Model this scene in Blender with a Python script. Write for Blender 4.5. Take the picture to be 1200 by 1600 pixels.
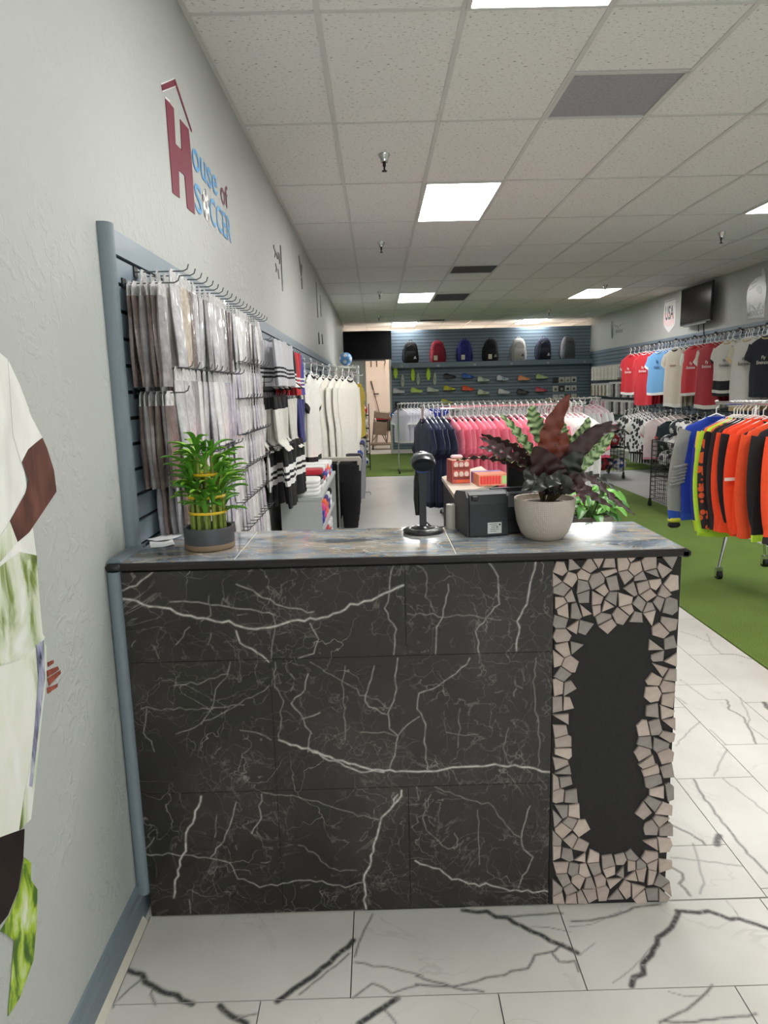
import bpy, math, random
import numpy as np
from mathutils import Vector, Matrix
random.seed(7)
S = bpy.context.scene
for o in list(bpy.data.objects): bpy.data.objects.remove(o)
COLL = S.collection

# ------------------------------------------------------------------ camera
F, PITCH, YAW, ROLL = 1086.766, 0.17347395, 0.00659256, 0.02509854
CAM = np.array([0.7473, 0.0, 1.5341])
_f = np.array([math.sin(YAW)*math.cos(PITCH), math.cos(YAW)*math.cos(PITCH), -math.sin(PITCH)])
_r0 = np.array([math.cos(YAW), -math.sin(YAW), 0.0]); _d0 = np.cross(_f, _r0)
RT = _r0*math.cos(ROLL) + _d0*math.sin(ROLL); DN = -_r0*math.sin(ROLL) + _d0*math.cos(ROLL); FW = _f
cd = bpy.data.cameras.new('camera'); cam = bpy.data.objects.new('camera', cd); COLL.objects.link(cam)
cd.sensor_fit = 'VERTICAL'; cd.sensor_height = 36.0; cd.sensor_width = 27.0; cd.lens = F/1600*36.0
cd.clip_start = 0.02; cd.clip_end = 100
cam.matrix_world = Matrix([[RT[0], -DN[0], -FW[0], CAM[0]], [RT[1], -DN[1], -FW[1], CAM[1]], [RT[2], -DN[2], -FW[2], CAM[2]], [0, 0, 0, 1]])
S.camera = cam
def _ray(px, py): return (px-600)/F*RT + (py-800)/F*DN + FW
def onx(px, py, x): d = _ray(px, py); return CAM + (x-CAM[0])/d[0]*d
def ony(px, py, y): d = _ray(px, py); return CAM + (y-CAM[1])/d[1]*d
def onz(px, py, z): d = _ray(px, py); return CAM + (z-CAM[2])/d[2]*d

# ------------------------------------------------------------------ world, exposure
S.view_settings.view_transform = 'Standard'; S.view_settings.look = 'None'
S.view_settings.gamma = 1.0; S.view_settings.use_curve_mapping = False
S.view_settings.exposure = 1.0
W = bpy.data.worlds.new('daylight'); S.world = W; W.use_nodes = True
W.node_tree.nodes['Background'].inputs[0].default_value = (0.93, 0.97, 1.0, 1)
W.node_tree.nodes['Background'].inputs[1].default_value = 1.0
TROFFER = 13.0
# ------------------------------------------------------------------ room measures
XR, YB, YF, ZC = 5.9, 17.0, -3.2, 3.078
TW, TD, TX0, TY0 = 0.6096, 1.2192, -0.066, 3.182       # ceiling grid

# ------------------------------------------------------------------ helpers
class MB:
    def __init__(s): s.v = []; s.f = []; s.m = []
    def add(s, vs, fs, mat=0):
        b = len(s.v); s.v += [tuple(map(float, q)) for q in vs]
        for q in fs: s.f.append(tuple(b+i for i in q)); s.m.append(mat)
        return s
    def box(s, c, d, mat=0, rz=0.0, rx=0.0):
        x, y, z = d[0]/2, d[1]/2, d[2]/2
        vs = [(-x,-y,-z),(x,-y,-z),(x,y,-z),(-x,y,-z),(-x,-y,z),(x,-y,z),(x,y,z),(-x,y,z)]
        M = Matrix.Rotation(rz, 3, 'Z') @ Matrix.Rotation(rx, 3, 'X')
        vs = [M @ Vector(q) + Vector(c) for q in vs]
        return s.add(vs, [(0,3,2,1),(4,5,6,7),(0,1,5,4),(1,2,6,5),(2,3,7,6),(3,0,4,7)], mat)
    def bbox(s, c, d, bv=.004, mat=0, rz=0.0):
        # box with chamfered vertical and top/bottom edges
        x, y, z = d[0]/2, d[1]/2, d[2]/2; bv = min(bv, x*.9, y*.9, z*.9)
        def ring(k, zz):
            X, Y, b = x-k, y-k, bv
            return [(-X+b,-Y,zz),(X-b,-Y,zz),(X,-Y+b,zz),(X,Y-b,zz),(X-b,Y,zz),(-X+b,Y,zz),(-X,Y-b,zz),(-X,-Y+b,zz)]
        rs = [ring(bv, -z), ring(0, -z+bv), ring(0, z-bv), ring(bv, z)]
        M = Matrix.Rotation(rz, 3, 'Z')
        return s.loft([[M @ Vector(q) + Vector(c) for q in r] for r in rs], mat)
    def loft(s, rings, mat=0, caps=True, closed=True):
        n = len(rings[0]); b = len(s.v)
        mats = mat if isinstance(mat, (list, tuple)) else [mat]*(len(rings)-1)
        for r in rings: s.v += [tuple(map(float, q)) for q in r]
        for k in range(len(rings)-1):
            for i in range(n if closed else n-1):
                j = (i+1) % n
                s.f.append((b+k*n+i, b+k*n+j, b+(k+1)*n+j, b+(k+1)*n+i)); s.m.append(mats[k])
        if caps and closed:
            s.f.append(tuple(b+i for i in reversed(range(n)))); s.m.append(mats[0])
            s.f.append(tuple(b+(len(rings)-1)*n+i for i in range(n))); s.m.append(mats[-1])
        return s
    def tube(s, pts, r, n=6, mat=0, caps=True):
        pts = [Vector(p) for p in pts]; rings = []; up = None
        rr = r if isinstance(r, (list, tuple)) else [r]*len(pts)
        for k, p in enumerate(pts):
            a = pts[max(0, k-1)]; c = pts[min(len(pts)-1, k+1)]
            t = (c-a).normalized() if (c-a).length > 1e-9 else Vector((0,0,1))
            if up is None:
                up = Vector((0,0,1)) if abs(t.z) < .9 else Vector((1,0,0))
            u = (up - t*up.dot(t))
            u = u.normalized() if u.length > 1e-6 else t.orthogonal().normalized()
            up = u; w = t.cross(u)
            rings.append([p + (u*math.cos(2*math.pi*i/n) + w*math.sin(2*math.pi*i/n))*rr[k] for i in range(n)])
        return s.loft(rings, mat, caps)
    def lathe(s, prof, n=24, c=(0,0,0), mat=0, caps=True):
        return s.loft([[(c[0]+r*math.cos(2*math.pi*i/n), c[1]+r*math.sin(2*math.pi*i/n), c[2]+z) for i in range(n)] for r, z in prof], mat, caps)
    def prism(s, pts, ex, mat=0):
        n = len(pts); p2 = [tuple(np.array(p)+np.array(ex)) for p in pts]
        return s.add(list(pts)+p2, [tuple(range(n)), tuple(range(2*n-1, n-1, -1))] + [(i, i+n, (i+1) % n+n, (i+1) % n) for i in range(n)], mat)
    def mesh(s, name, mats, smooth=False):
        me = bpy.data.meshes.new(name); me.from_pydata(s.v, [], s.f)
        for m in (mats if isinstance(mats, (list, tuple)) else [mats]): me.materials.append(m)
        me.polygons.foreach_set('material_index', s.m)
        if smooth: me.polygons.foreach_set('use_smooth', [True]*len(s.f))
        me.update()
        import bmesh
        bm = bmesh.new(); bm.from_mesh(me); bmesh.ops.recalc_face_normals(bm, faces=bm.faces); bm.to_mesh(me); bm.free()
        if smooth:
            try: me.set_sharp_from_angle(angle=math.radians(50))
            except Exception: pass
        return me
def new(name, me, parent=None, loc=(0,0,0), rot=(0,0,0), sc=(1,1,1)):
    o = bpy.data.objects.new(name, me); COLL.objects.link(o); o.parent = parent
    o.location = loc; o.rotation_euler = rot; o.scale = sc; return o
def thing(name, label, cat, me=None, loc=(0,0,0), rot=(0,0,0), group=None, parts=(), sc=(1,1,1)):
    o = new(name, me, None, loc, rot, sc); o['label'] = label; o['category'] = cat
    if group: o['group'] = group
    for p in parts: part(o, *p)
    return o
def part(o, name, me, loc=(0,0,0), rot=(0,0,0), subs=()):
    c = new(name, me, o, loc, rot)
    for q in subs: new(q[0], q[1], c)
    return c
def struct(name, me, loc=(0,0,0), rot=(0,0,0)):
    o = new(name, me, None, loc, rot); o['kind'] = 'structure'; return o

# ------------------------------------------------------------------ materials
_mc = {}
def lin(c): return tuple(((x/255)/12.92 if x/255 <= .04045 else ((x/255+.055)/1.055)**2.4) for x in c)
def mat(name, col, rough=.6, metal=0., var=.08, scale=30., bump=0., bscale=200., emit=0., coat=0., srgb=True, trans=0., sheen=0.):
    if name in _mc: return _mc[name]
    m = bpy.data.materials.new(name); m.use_nodes = True; nt = m.node_tree; b = nt.nodes['Principled BSDF']
    c = lin(col) if srgb else col
    b.inputs['Roughness'].default_value = rough; b.inputs['Metallic'].default_value = metal
    if coat: b.inputs['Coat Weight'].default_value = coat; b.inputs['Coat Roughness'].default_value = .08
    if trans: b.inputs['Transmission Weight'].default_value = trans
    if sheen: b.inputs['Sheen Weight'].default_value = sheen
    if emit:
        b.inputs['Emission Color'].default_value = (*c, 1); b.inputs['Emission Strength'].default_value = emit
    tc = nt.nodes.new('ShaderNodeTexCoord')
    if var > 0:
        n = nt.nodes.new('ShaderNodeTexNoise'); n.inputs['Scale'].default_value = scale; n.inputs['Detail'].default_value = 4
        nt.links.new(tc.outputs['Object'], n.inputs['Vector'])
        r = nt.nodes.new('ShaderNodeValToRGB')
        r.color_ramp.elements[0].position = .3; r.color_ramp.elements[1].position = .7
        r.color_ramp.elements[0].color = (*[x*(1-var) for x in c], 1); r.color_ramp.elements[1].color = (*[min(1, x*(1+var)) for x in c], 1)
        nt.links.new(n.outputs['Fac'], r.inputs['Fac']); nt.links.new(r.outputs['Color'], b.inputs['Base Color'])
    else: b.inputs['Base Color'].default_value = (*c, 1)
    if bump:
        n2 = nt.nodes.new('ShaderNodeTexNoise'); n2.inputs['Scale'].default_value = bscale; n2.inputs['Detail'].default_value = 3
        bp = nt.nodes.new('ShaderNodeBump'); bp.inputs['Strength'].default_value = bump; bp.inputs['Distance'].default_value = .01
        nt.links.new(tc.outputs['Object'], n2.inputs['Vector']); nt.links.new(n2.outputs['Fac'], bp.inputs['Height']); nt.links.new(bp.outputs['Normal'], b.inputs['Normal'])
    _mc[name] = m; return m
def cloth(col): return mat('cloth_%d_%d_%d' % col, col, .85, var=.045, scale=40, bump=.15, bscale=400, sheen=.12 if max(col) > 70 else 0.)
def plastic(name, col, rough=.35): return mat(name, col, rough, var=.04)
def N(nt, t, **kw):
    n = nt.nodes.new(t)
    for k, v in kw.items():
        if k in n.inputs: n.inputs[k].default_value = v
        else: setattr(n, k, v)
    return n
def ramp(nt, src, stops, interp='LINEAR'):
    r = nt.nodes.new('ShaderNodeValToRGB'); cr = r.color_ramp; cr.interpolation = interp
    while len(cr.elements) < len(stops): cr.elements.new(.5)
    for e, (p, c) in zip(cr.elements, stops): e.position = p; e.color = (*c, 1) if len(c) == 3 else c
    nt.links.new(src, r.inputs['Fac']); return r.outputs['Color']
def mix(nt, fac, a, b):
    n = nt.nodes.new('ShaderNodeMix'); n.data_type = 'RGBA'
    for sock, v in ((n.inputs[0], fac), (n.inputs[6], a), (n.inputs[7], b)):
        if isinstance(v, (tuple, list)): sock.default_value = (*v, 1) if len(v) == 3 else v
        elif isinstance(v, (int, float)): sock.default_value = v
        else: nt.links.new(v, sock)
    return n.outputs[2]
def math_(nt, op, a, b=None, c=None):
    n = nt.nodes.new('ShaderNodeMath'); n.operation = op
    for i, v in enumerate((a, b, c)):
        if v is None: continue
        if isinstance(v, (int, float)): n.inputs[i].default_value = v
        else: nt.links.new(v, n.inputs[i])
    return n.outputs[0]
def ridge(nt, vec, scale, width, detail=5, dist=.6):
    n = N(nt, 'ShaderNodeTexNoise'); n.inputs['Scale'].default_value = scale; n.inputs['Detail'].default_value = detail; n.inputs['Distortion'].default_value = dist
    nt.links.new(vec, n.inputs['Vector'])
    d = math_(nt, 'ABSOLUTE', math_(nt, 'SUBTRACT', n.outputs['Fac'], .5))
    return math_(nt, 'MAXIMUM', math_(nt, 'SUBTRACT', 1.0, math_(nt, 'DIVIDE', d, width)), 0.0)
def noise(nt, vec, scale, detail=4, dist=0.):
    n = N(nt, 'ShaderNodeTexNoise'); n.inputs['Scale'].default_value = scale; n.inputs['Detail'].default_value = detail; n.inputs['Distortion'].default_value = dist
    nt.links.new(vec, n.inputs['Vector']); return n.outputs['Fac']
def base(name):
    m = bpy.data.materials.new(name); m.use_nodes = True; nt = m.node_tree
    b = nt.nodes['Principled BSDF']; tc = nt.nodes.new('ShaderNodeTexCoord'); return m, nt, b, tc.outputs['Object']
def bumpn(nt, b, h, strength, dist=.01):
    bp = nt.nodes.new('ShaderNodeBump'); bp.inputs['Strength'].default_value = strength; bp.inputs['Distance'].default_value = dist
    nt.links.new(h, bp.inputs['Height']); nt.links.new(bp.outputs['Normal'], b.inputs['Normal'])

def m_black_marble():
    m, nt, b, v = base('black_marble')
    big = noise(nt, v, 3.2, 5, .4)
    c = ramp(nt, big, [(.3, (.011,.0098,.0088)), (.55, (.021,.0185,.0165)), (.75, (.040,.035,.031))])
    fine = math_(nt, 'MULTIPLY', ridge(nt, v, 9, .012, 6, .8), ramp(nt, noise(nt, v, 4, 3), [(.45, (0,0,0)), (.65, (1,1,1))]))
    fine2 = math_(nt, 'MULTIPLY', ridge(nt, v, 5, .008, 7, 1.2), ramp(nt, noise(nt, v, 7, 3), [(.4, (0,0,0)), (.7, (1,1,1))]))
    c = mix(nt, math_(nt, 'MULTIPLY', fine, .30), c, (.30,.28,.25)); c = mix(nt, math_(nt, 'MULTIPLY', fine2, .40), c, (.35,.33,.30))
    ad = nt.nodes.new('ShaderNodeVectorMath'); ad.operation = 'ADD'; nn = N(nt, 'ShaderNodeTexNoise'); nn.inputs['Scale'].default_value = 6; nn.inputs['Detail'].default_value = 4; nt.links.new(v, nn.inputs['Vector'])
    sv = nt.nodes.new('ShaderNodeVectorMath'); sv.operation = 'SCALE'; sv.inputs['Scale'].default_value = .28; nt.links.new(nn.outputs['Color'], sv.inputs[0]); nt.links.new(v, ad.inputs[0]); nt.links.new(sv.outputs[0], ad.inputs[1])
    for sc_v, wd_v, st_v in ((6.5, .012, .42), (13., .016, .26)):
        vo = N(nt, 'ShaderNodeTexVoronoi', feature='DISTANCE_TO_EDGE'); vo.inputs['Scale'].default_value = sc_v; nt.links.new(ad.outputs[0], vo.inputs['Vector'])
        cr_ = ramp(nt, vo.outputs['Distance'], [(0., (1,1,1)), (wd_v, (0,0,0))]); mk = ramp(nt, noise(nt, v, 5.5 if sc_v < 8 else 3.1, 3), [(.46, (0,0,0)), (.64, (1,1,1))])
        c = mix(nt, math_(nt, 'MULTIPLY', math_(nt, 'MULTIPLY', cr_, mk), st_v), c, (.42,.39,.35))
    speck = ramp(nt, noise(nt, v, 55, 4), [(.70, (0,0,0)), (.78, (1,1,1))])
    c = mix(nt, math_(nt, 'MULTIPLY', speck, .10), c, (.4,.38,.35))
    at = N(nt, 'ShaderNodeAttribute', attribute_name='vein')
    br = ramp(nt, noise(nt, v, 60, 4), [(.3, (.45,.45,.45)), (.6, (1,1,1))])
    c = mix(nt, math_(nt, 'MULTIPLY', at.outputs['Fac'], br), c, (.60,.57,.52))
    nt.links.new(c, b.inputs['Base Color']); b.inputs['Roughness'].default_value = .22; return m
def m_white_marble():
    m, nt, b, v = base('white_marble')
    c = ramp(nt, noise(nt, v, 2.5, 4), [(.3, (.56,.54,.50)), (.7, (.68,.67,.635))])
    fine = math_(nt, 'MULTIPLY', ridge(nt, v, 3.0, .010, 6, 1.0), ramp(nt, noise(nt, v, 3, 2), [(.5, (0,0,0)), (.65, (1,1,1))]))
    c = mix(nt, math_(nt, 'MULTIPLY', fine, .35), c, (.32,.31,.30))
    at = N(nt, 'ShaderNodeAttribute', attribute_name='vein')
    br = ramp(nt, noise(nt, v, 70, 4), [(.25, (.6,.6,.6)), (.5, (1,1,1))])
    c = mix(nt, math_(nt, 'MULTIPLY', at.outputs['Fac'], br), c, (.035,.035,.036))
    nt.links.new(c, b.inputs['Base Color']); b.inputs['Roughness'].default_value = .42; return m
def m_blue_marble():
    m, nt, b, v = base('blue_gold_marble')
    mp = N(nt, 'ShaderNodeMapping'); mp.inputs['Scale'].default_value = (1.0, 2.2, 1); mp.inputs['Rotation'].default_value = (0, 0, .5)
    nt.links.new(v, mp.inputs['Vector']); v = mp.outputs['Vector']
    c = ramp(nt, noise(nt, v, 5, 6, 1.2), [(.28, (.06,.08,.11)), (.45, (.16,.20,.25)), (.6, (.30,.34,.38)), (.75, (.5,.52,.52))])
    g = ramp(nt, noise(nt, v, 4, 6, 2.0), [(.5, (0,0,0)), (.6, (1,1,1))])
    c = mix(nt, math_(nt, 'MULTIPLY', g, .45), c, (.42,.30,.17))
    c = mix(nt, math_(nt, 'MULTIPLY', ridge(nt, v, 6, .02, 6, 1.5), .8), c, (.50,.36,.20))
    c = mix(nt, math_(nt, 'MULTIPLY', ridge(nt, v, 3.5, .012, 6, 1.0), .6), c, (.65,.65,.62))
    nt.links.new(c, b.inputs['Base Color']); b.inputs['Roughness'].default_value = .09; return m
def m_turf():
    m, nt, b, v = base('artificial_turf')
    c = ramp(nt, noise(nt, v, 3, 3), [(.3, (.13,.22,.03)), (.7, (.17,.28,.045))])
    f = noise(nt, v, 160, 3)
    c = mix(nt, ramp(nt, f, [(.35, (0,0,0)), (.65, (1,1,1))]), mix(nt, .6, c, (.05,.11,.012)), mix(nt, .25, c, (.36,.44,.10)))
    nt.links.new(c, b.inputs['Base Color']); b.inputs['Roughness'].default_value = .9; bumpn(nt, b, f, .8, .02); return m
def m_ceiling():
    m, nt, b, v = base('fissured_tile')
    mp = N(nt, 'ShaderNodeMapping'); mp.inputs['Scale'].default_value = (1, 2.2, 1); nt.links.new(v, mp.inputs['Vector'])
    f = noise(nt, mp.outputs['Vector'], 48, 3, .4)
    c = ramp(nt, f, [(.29, (.20,.20,.19)), (.37, (.80,.79,.765)), (.7, (.86,.85,.825))])
    nt.links.new(c, b.inputs['Base Color']); b.inputs['Roughness'].default_value = .95; bumpn(nt, b, f, .35, .01); return m
def m_wall():
    m, nt, b, v = base('painted_wall')
    c = ramp(nt, noise(nt, v, 2, 3), [(.3, (.435,.45,.43)), (.7, (.465,.48,.46))])
    f = noise(nt, v, 26, 3, .8); f2 = ramp(nt, f, [(.5, (0,0,0)), (.62, (1,1,1))])
    g = ramp(nt, noise(nt, v, 4, 3), [(.4, (0,0,0)), (.6, (1,1,1))])
    nt.links.new(c, b.inputs['Base Color']); b.inputs['Roughness'].default_value = .55; bumpn(nt, b, math_(nt, 'MULTIPLY', f2, g), .25, .012); return m
def m_greyfloor():
    m, nt, b, v = base('grey_painted_floor')
    c = ramp(nt, noise(nt, v, 1.5, 4), [(.3, (.38,.385,.385)), (.7, (.45,.455,.455))])
    nt.links.new(c, b.inputs['Base Color']); b.inputs['Roughness'].default_value = .38; return m
BLACKM, WHITEM, BLUEM, TURF, CEILT, WALL, GREYF = m_black_marble(), m_white_marble(), m_blue_marble(), m_turf(), m_ceiling(), m_wall(), m_greyfloor()
GRID = mat('grid_white', (210, 210, 206), .5, var=.02)
SLAT = mat('slat_bluegrey', (122, 137, 148), .38, var=.03, scale=6)
SLATB = mat('slat_bluegrey_far', (108, 124, 138), .42, var=.03, scale=6)
TRIM = mat('trim_bluegrey', (112, 124, 132), .4, var=.03)
GROOVE = mat('groove_dark', (38, 42, 46), .8, var=0)
CHROME = mat('chrome', (215, 215, 215), .18, 1., var=0)
BLKMETAL = mat('black_metal', (22, 22, 24), .45, .2, var=.05)
BLKPLAST = mat('black_plastic', (19, 20, 22), .38, var=.06)
WHITEP = mat('white_plastic', (235, 235, 232), .35, var=.02)
GREYP = mat('grey_board', (176, 180, 178), .5, var=.02)
EMIT = bpy.data.materials.new('light_diffuser'); EMIT.use_nodes = True
_b = EMIT.node_tree.nodes['Principled BSDF']; _b.inputs['Base Color'].default_value = (.9,.9,.9,1)
_b.inputs['Emission Color'].default_value = (1, .985, .955, 1); _b.inputs['Emission Strength'].default_value = TROFFER

# ------------------------------------------------------------------ veins traced on the stone faces
def jitter(poly, amp, step, rnd):
    out = []
    for (a, b) in zip(poly[:-1], poly[1:]):
        a = np.array(a, float); b = np.array(b, float); L = np.linalg.norm(b-a); k = max(1, int(L/step))
        n = np.array([-(b-a)[1], (b-a)[0]])/(L+1e-9)
        for i in range(k): out.append(a+(b-a)*i/k + n*(rnd.gauss(0, amp) if i or out else 0))
    out.append(np.array(poly[-1], float)); return out
def tile_mesh(name, u0, u1, v0, v1, step, veins, place, thick, m):
    """slab with a fine face grid; vein strength stored per vertex. place(u, v, d) -> xyz, d = depth below the face"""
    nu = max(2, int((u1-u0)/step)+1); nv = max(2, int((v1-v0)/step)+1)
    U, V = np.meshgrid(np.linspace(u0, u1, nu), np.linspace(v0, v1, nv)); P = np.stack([U.ravel(), V.ravel()], 1)
    val = np.zeros(len(P))
    for (pts, wd, st) in veins:
        for a, b in zip(pts[:-1], pts[1:]):
            if max(a[0], b[0]) < u0-.02 or min(a[0], b[0]) > u1+.02 or max(a[1], b[1]) < v0-.02 or min(a[1], b[1]) > v1+.02: continue
            sel = np.where((P[:,0] > min(a[0], b[0])-3*wd) & (P[:,0] < max(a[0], b[0])+3*wd) & (P[:,1] > min(a[1], b[1])-3*wd) & (P[:,1] < max(a[1], b[1])+3*wd))[0]
            if len(sel) == 0: continue
            d = b-a; t = np.clip(((P[sel]-a) @ d)/(d @ d+1e-12), 0, 1); q = a+t[:,None]*d
            r = np.linalg.norm(P[sel]-q, axis=1); val[sel] = np.maximum(val[sel], st*np.exp(-(r/wd)**(4 if wd > .005 else 2)))
    vs = [place(u, v, 0) for u, v in P]; fs = []
    for j in range(nv-1):
        for i in range(nu-1): k = j*nu+i; fs.append((k, k+1, k+nu+1, k+nu))
    b = len(vs); cs = [(u0, v0), (u1, v0), (u1, v1), (u0, v1)]
    vs += [place(u, v, .0002) for u, v in cs] + [place(u, v, thick) for u, v in cs]
    fs += [(b, b+1, b+5, b+4), (b+1, b+2, b+6, b+5), (b+2, b+3, b+7, b+6), (b+3, b, b+4, b+7), (b+7, b+6, b+5, b+4)]
    me = bpy.data.meshes.new(name); me.from_pydata([tuple(map(float, q)) for q in vs], [], fs); me.materials.append(m)
    at = me.attributes.new('vein', 'FLOAT', 'POINT'); at.data.foreach_set('value', np.concatenate([val, np.zeros(8)]).astype(np.float32))
    me.update(); return me

# ================================================================== SETTING
def boxme(name, lo, hi, m):
    c = [(a+b)/2 for a, b in zip(lo, hi)]; d = [b-a for a, b in zip(lo, hi)]
    return MB().box(c, d).mesh(name, m)
GROUT = mat('grout', (70, 68, 66), .9, var=0)
floor = struct('floor', boxme('floor', (-.15, YF, -.15), (XR+.15, 21, -.008), GROUT))
# --- marble floor tiles
def cr(sc, ox, oy, pts): return [onz(ox+x/sc, oy+y/sc, 0)[:2] for x, y in pts]
rv = random.Random(3)
_fv = []
def fv(sc, ox, oy, wd, st, *polys):
    for p in polys: _fv.append((jitter(cr(sc, ox, oy, p), wd*.35+.0008, .022, rv), wd*1.05, st))
A, B_, C_ = (2.182, 110, 1380), (2.182, 650, 1380), (3.2, 1000, 940)
fv(*A, .0085, 1., [(190,295),(240,315),(280,355),(330,375),(380,400),(415,412)], [(705,403),(760,365),(800,340),(860,290),(900,250),(965,195)],
   [(510,418),(560,450),(600,478)], [(985,478),(1040,440),(1115,392)])
fv(*A, .003, .75, [(190,300),(165,360),(145,425)], [(240,330),(200,360),(160,400)], [(780,380),(850,320),(950,240)], [(970,270),(1100,290),(1200,315)], [(970,250),(1000,160),(1030,105)], [(965,390),(1030,340),(1095,372),(1150,355),(1200,345)], [(560,452),(635,445)], [(280,360),(270,380),(290,415)], [(1070,430),(1100,455),(1110,478)])
fv(*B_, .008, 1., [(160,92),(240,100),(310,120),(360,145),(430,180),(490,208),(550,238)], [(735,350),(780,280),(830,190),(870,150),(895,100)], [(890,95),(960,98),(1040,105),(1100,120),(1200,155)])
fv(*B_, .0035, .85, [(0,345),(60,350),(130,355),(180,340),(300,312),(380,290),(405,245),(470,230),(500,205)], [(0,315),(60,335),(130,355),(230,370)], [(530,130),(600,128),(680,110),(740,85),(830,72)], [(830,475),(870,455),(920,430),(970,390),(1010,348)], [(270,110),(360,112),(440,102),(500,103)], [(460,235),(490,270),(545,265),(555,300)], [(835,470),(920,475),(1040,462),(1160,445)])
fv(*B_, .002, .5, [(670,340),(740,290),(800,220)], [(380,150),(450,150),(525,165)], [(1060,60),(1100,110)], [(560,245),(610,205)], [(520,150),(600,140),(700,95)], [(860,370),(920,385),(1000,380)])
fv(*C_, .005, .7, [(270,890),(300,950),(380,1060),(450,1150),(540,1260),(640,1360)], [(430,490),(450,540),(520,580),(550,640),(580,710)], [(165,1120),(250,1160),(310,1200),(325,1215)], [(160,1330),(215,1360),(200,1410),(250,1470)], [(400,260),(480,265),(560,288)])
fv(*C_, .0035, .5, [(415,885),(500,950),(640,1060)], [(500,480),(550,590),(540,620),(640,690)], [(435,740),(400,800),(370,870)], [(155,1280),(300,1295),(510,1322)], [(265,1210),(290,1300),(320,1410),(300,1460)], [(200,390),(340,490),(430,490)], [(335,160),(360,220),(400,255)], [(200,150),(260,165),(350,205)], [(350,640),(430,715)], [(300,600),(240,650),(180,720)], [(190,480),(230,510)])
fv(*C_, .012, .9, [(395,1170),(383,1215)], [(620,505),(650,540)])
def ftile(x0, x1, y0, y1):
    if x1-x0 < .012 or y1-y0 < .012: return
    g = .0016; seen = y1 > 1.3 and (x1 > 1.5 or y0 < 1.84) and x0 < 3 and y0 < 5
    me = tile_mesh('floor_tile', x0+g, x1-g, y0+g, y1-g, (.0048 if y0 < 3 else .009) if seen else .3, _fv if seen else [], lambda u, v, d: (u, v, -d), .009, WHITEM)
    new('floor_tile', me, floor)
def trow(y0, y1, off, xe):
    k = math.floor((0-off)/.61)
    x = off+k*.61
    while x < xe:
        ftile(max(0, x), min(xe, x+.61), y0, y1); x += .61
y = 1.85; i = 0
while y > -1.0:
    trow(y-.305, y, (.03, .41, .22)[i % 3], 2.815); y -= .305; i += 1
for c, (x0, off) in enumerate([(1.58, 2.10), (1.885, 2.50), (2.19, 2.749), (2.495, 3.14)]):
    y = off-.61*4
    while y < 5.0: ftile(x0, x0+.305+(.015 if c == 3 else 0), max(1.853, y), min(5.0, y+.61)); y += .61
for c, (x0, off) in enumerate([(.06, 2.3), (.365, 2.1), (.67, 2.5), (.975, 2.3), (1.28, 2.6)]):
    y = off-.61
    while y < 5.0: ftile(x0 if c else 0, min(1.58, x0+.305), max(1.853, y), min(5.0, y+.61)); y += .61
new('painted_floor', boxme('painted_floor', (0, 5.002, -.008), (2.815, 12.48, -.001), GREYF), floor)
new('painted_floor', boxme('painted_floor', (4.37, YF, -.008), (XR, 12.48, -.001), GREYF), floor)
new('painted_floor', boxme('painted_floor', (0, YB-.1, -.008), (XR, 21, -.001), GREYF), floor)
new('painted_floor', boxme('painted_floor', (0, YF, -.008), (2.815, -1.0, -.001), GREYF), floor)
new('turf', boxme('turf', (2.819, YF, -.008), (4.366, 12.48, .006), TURF), floor)
new('turf', boxme('turf', (.0, 12.484, -.008), (XR, YB-.1, .006), TURF), floor)

struct('wall_left', boxme('wall_left', (-.15, YF, -.1), (0, 21, ZC+.1), WALL))
struct('wall_right', boxme('wall_right', (XR, YF, -.1), (XR+.15, 21, ZC+.1), WALL))
struct('wall_rear', boxme('wall_rear', (-.15, 20.6, -.1), (XR+.15, 20.75, ZC+.1), mat('store_room_white', (226, 214, 205), .7, var=.02)))
wf = MB().box((XR/2, YF-.07, .2), (XR+.3, .14, .6)).box((XR/2, YF-.07, 2.95), (XR+.3, .14, .4)).box((.1, YF-.07, 1.6), (.5, .14, 2.4)).box((XR-.1, YF-.07, 1.6), (.5, .14, 2.4)).mesh('wall_front', WALL)
struct('wall_front', wf)
bb = MB()
prof = [(0, 0), (.016, 0), (.016, .075), (.012, .085), (.012, .1), (.006, .112), (0, .115)]
bb.loft([[(x, YF, z) for x, z in prof], [(x, 2.0, z) for x, z in prof]])
struct('baseboard_left', bb.mesh('baseboard_left', TRIM))
bt = MB().loft([[(.016, YF, .0), (.03, YF, .0), (.016, YF, .02)], [(.016, 1.83, .0), (.03, 1.83, .0), (.016, 1.83, .02)]])
struct('trim_1', bt.mesh('trim_1', mat('caulk', (205, 200, 186), .7, var=.02)))

# --- partition with doorway
DX0, DX1, DZ, PT = .47, 1.11, 2.28, 2.93
PW = mat('partition_white', (214, 212, 206), .6, var=.02)
pb = MB().box((DX0/2, YB+.06, PT/2), (DX0, .12, PT)).box(((DX0+DX1)/2, YB+.06, (PT+DZ)/2), (DX1-DX0, .12, PT-DZ)).box(((DX1+XR)/2, YB+.06, PT/2), (XR-DX1, .12, PT))
struct('wall_back', pb.mesh('wall_back', PW))
dj = MB().box((DX0+.02, YB+.04, DZ/2), (.04, .17, DZ)).box((DX1-.02, YB+.04, DZ/2), (.04, .17, DZ))
struct('door_1', dj.mesh('door_1', mat('door_frame', (196, 198, 190), .5, var=.02)))

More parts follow.
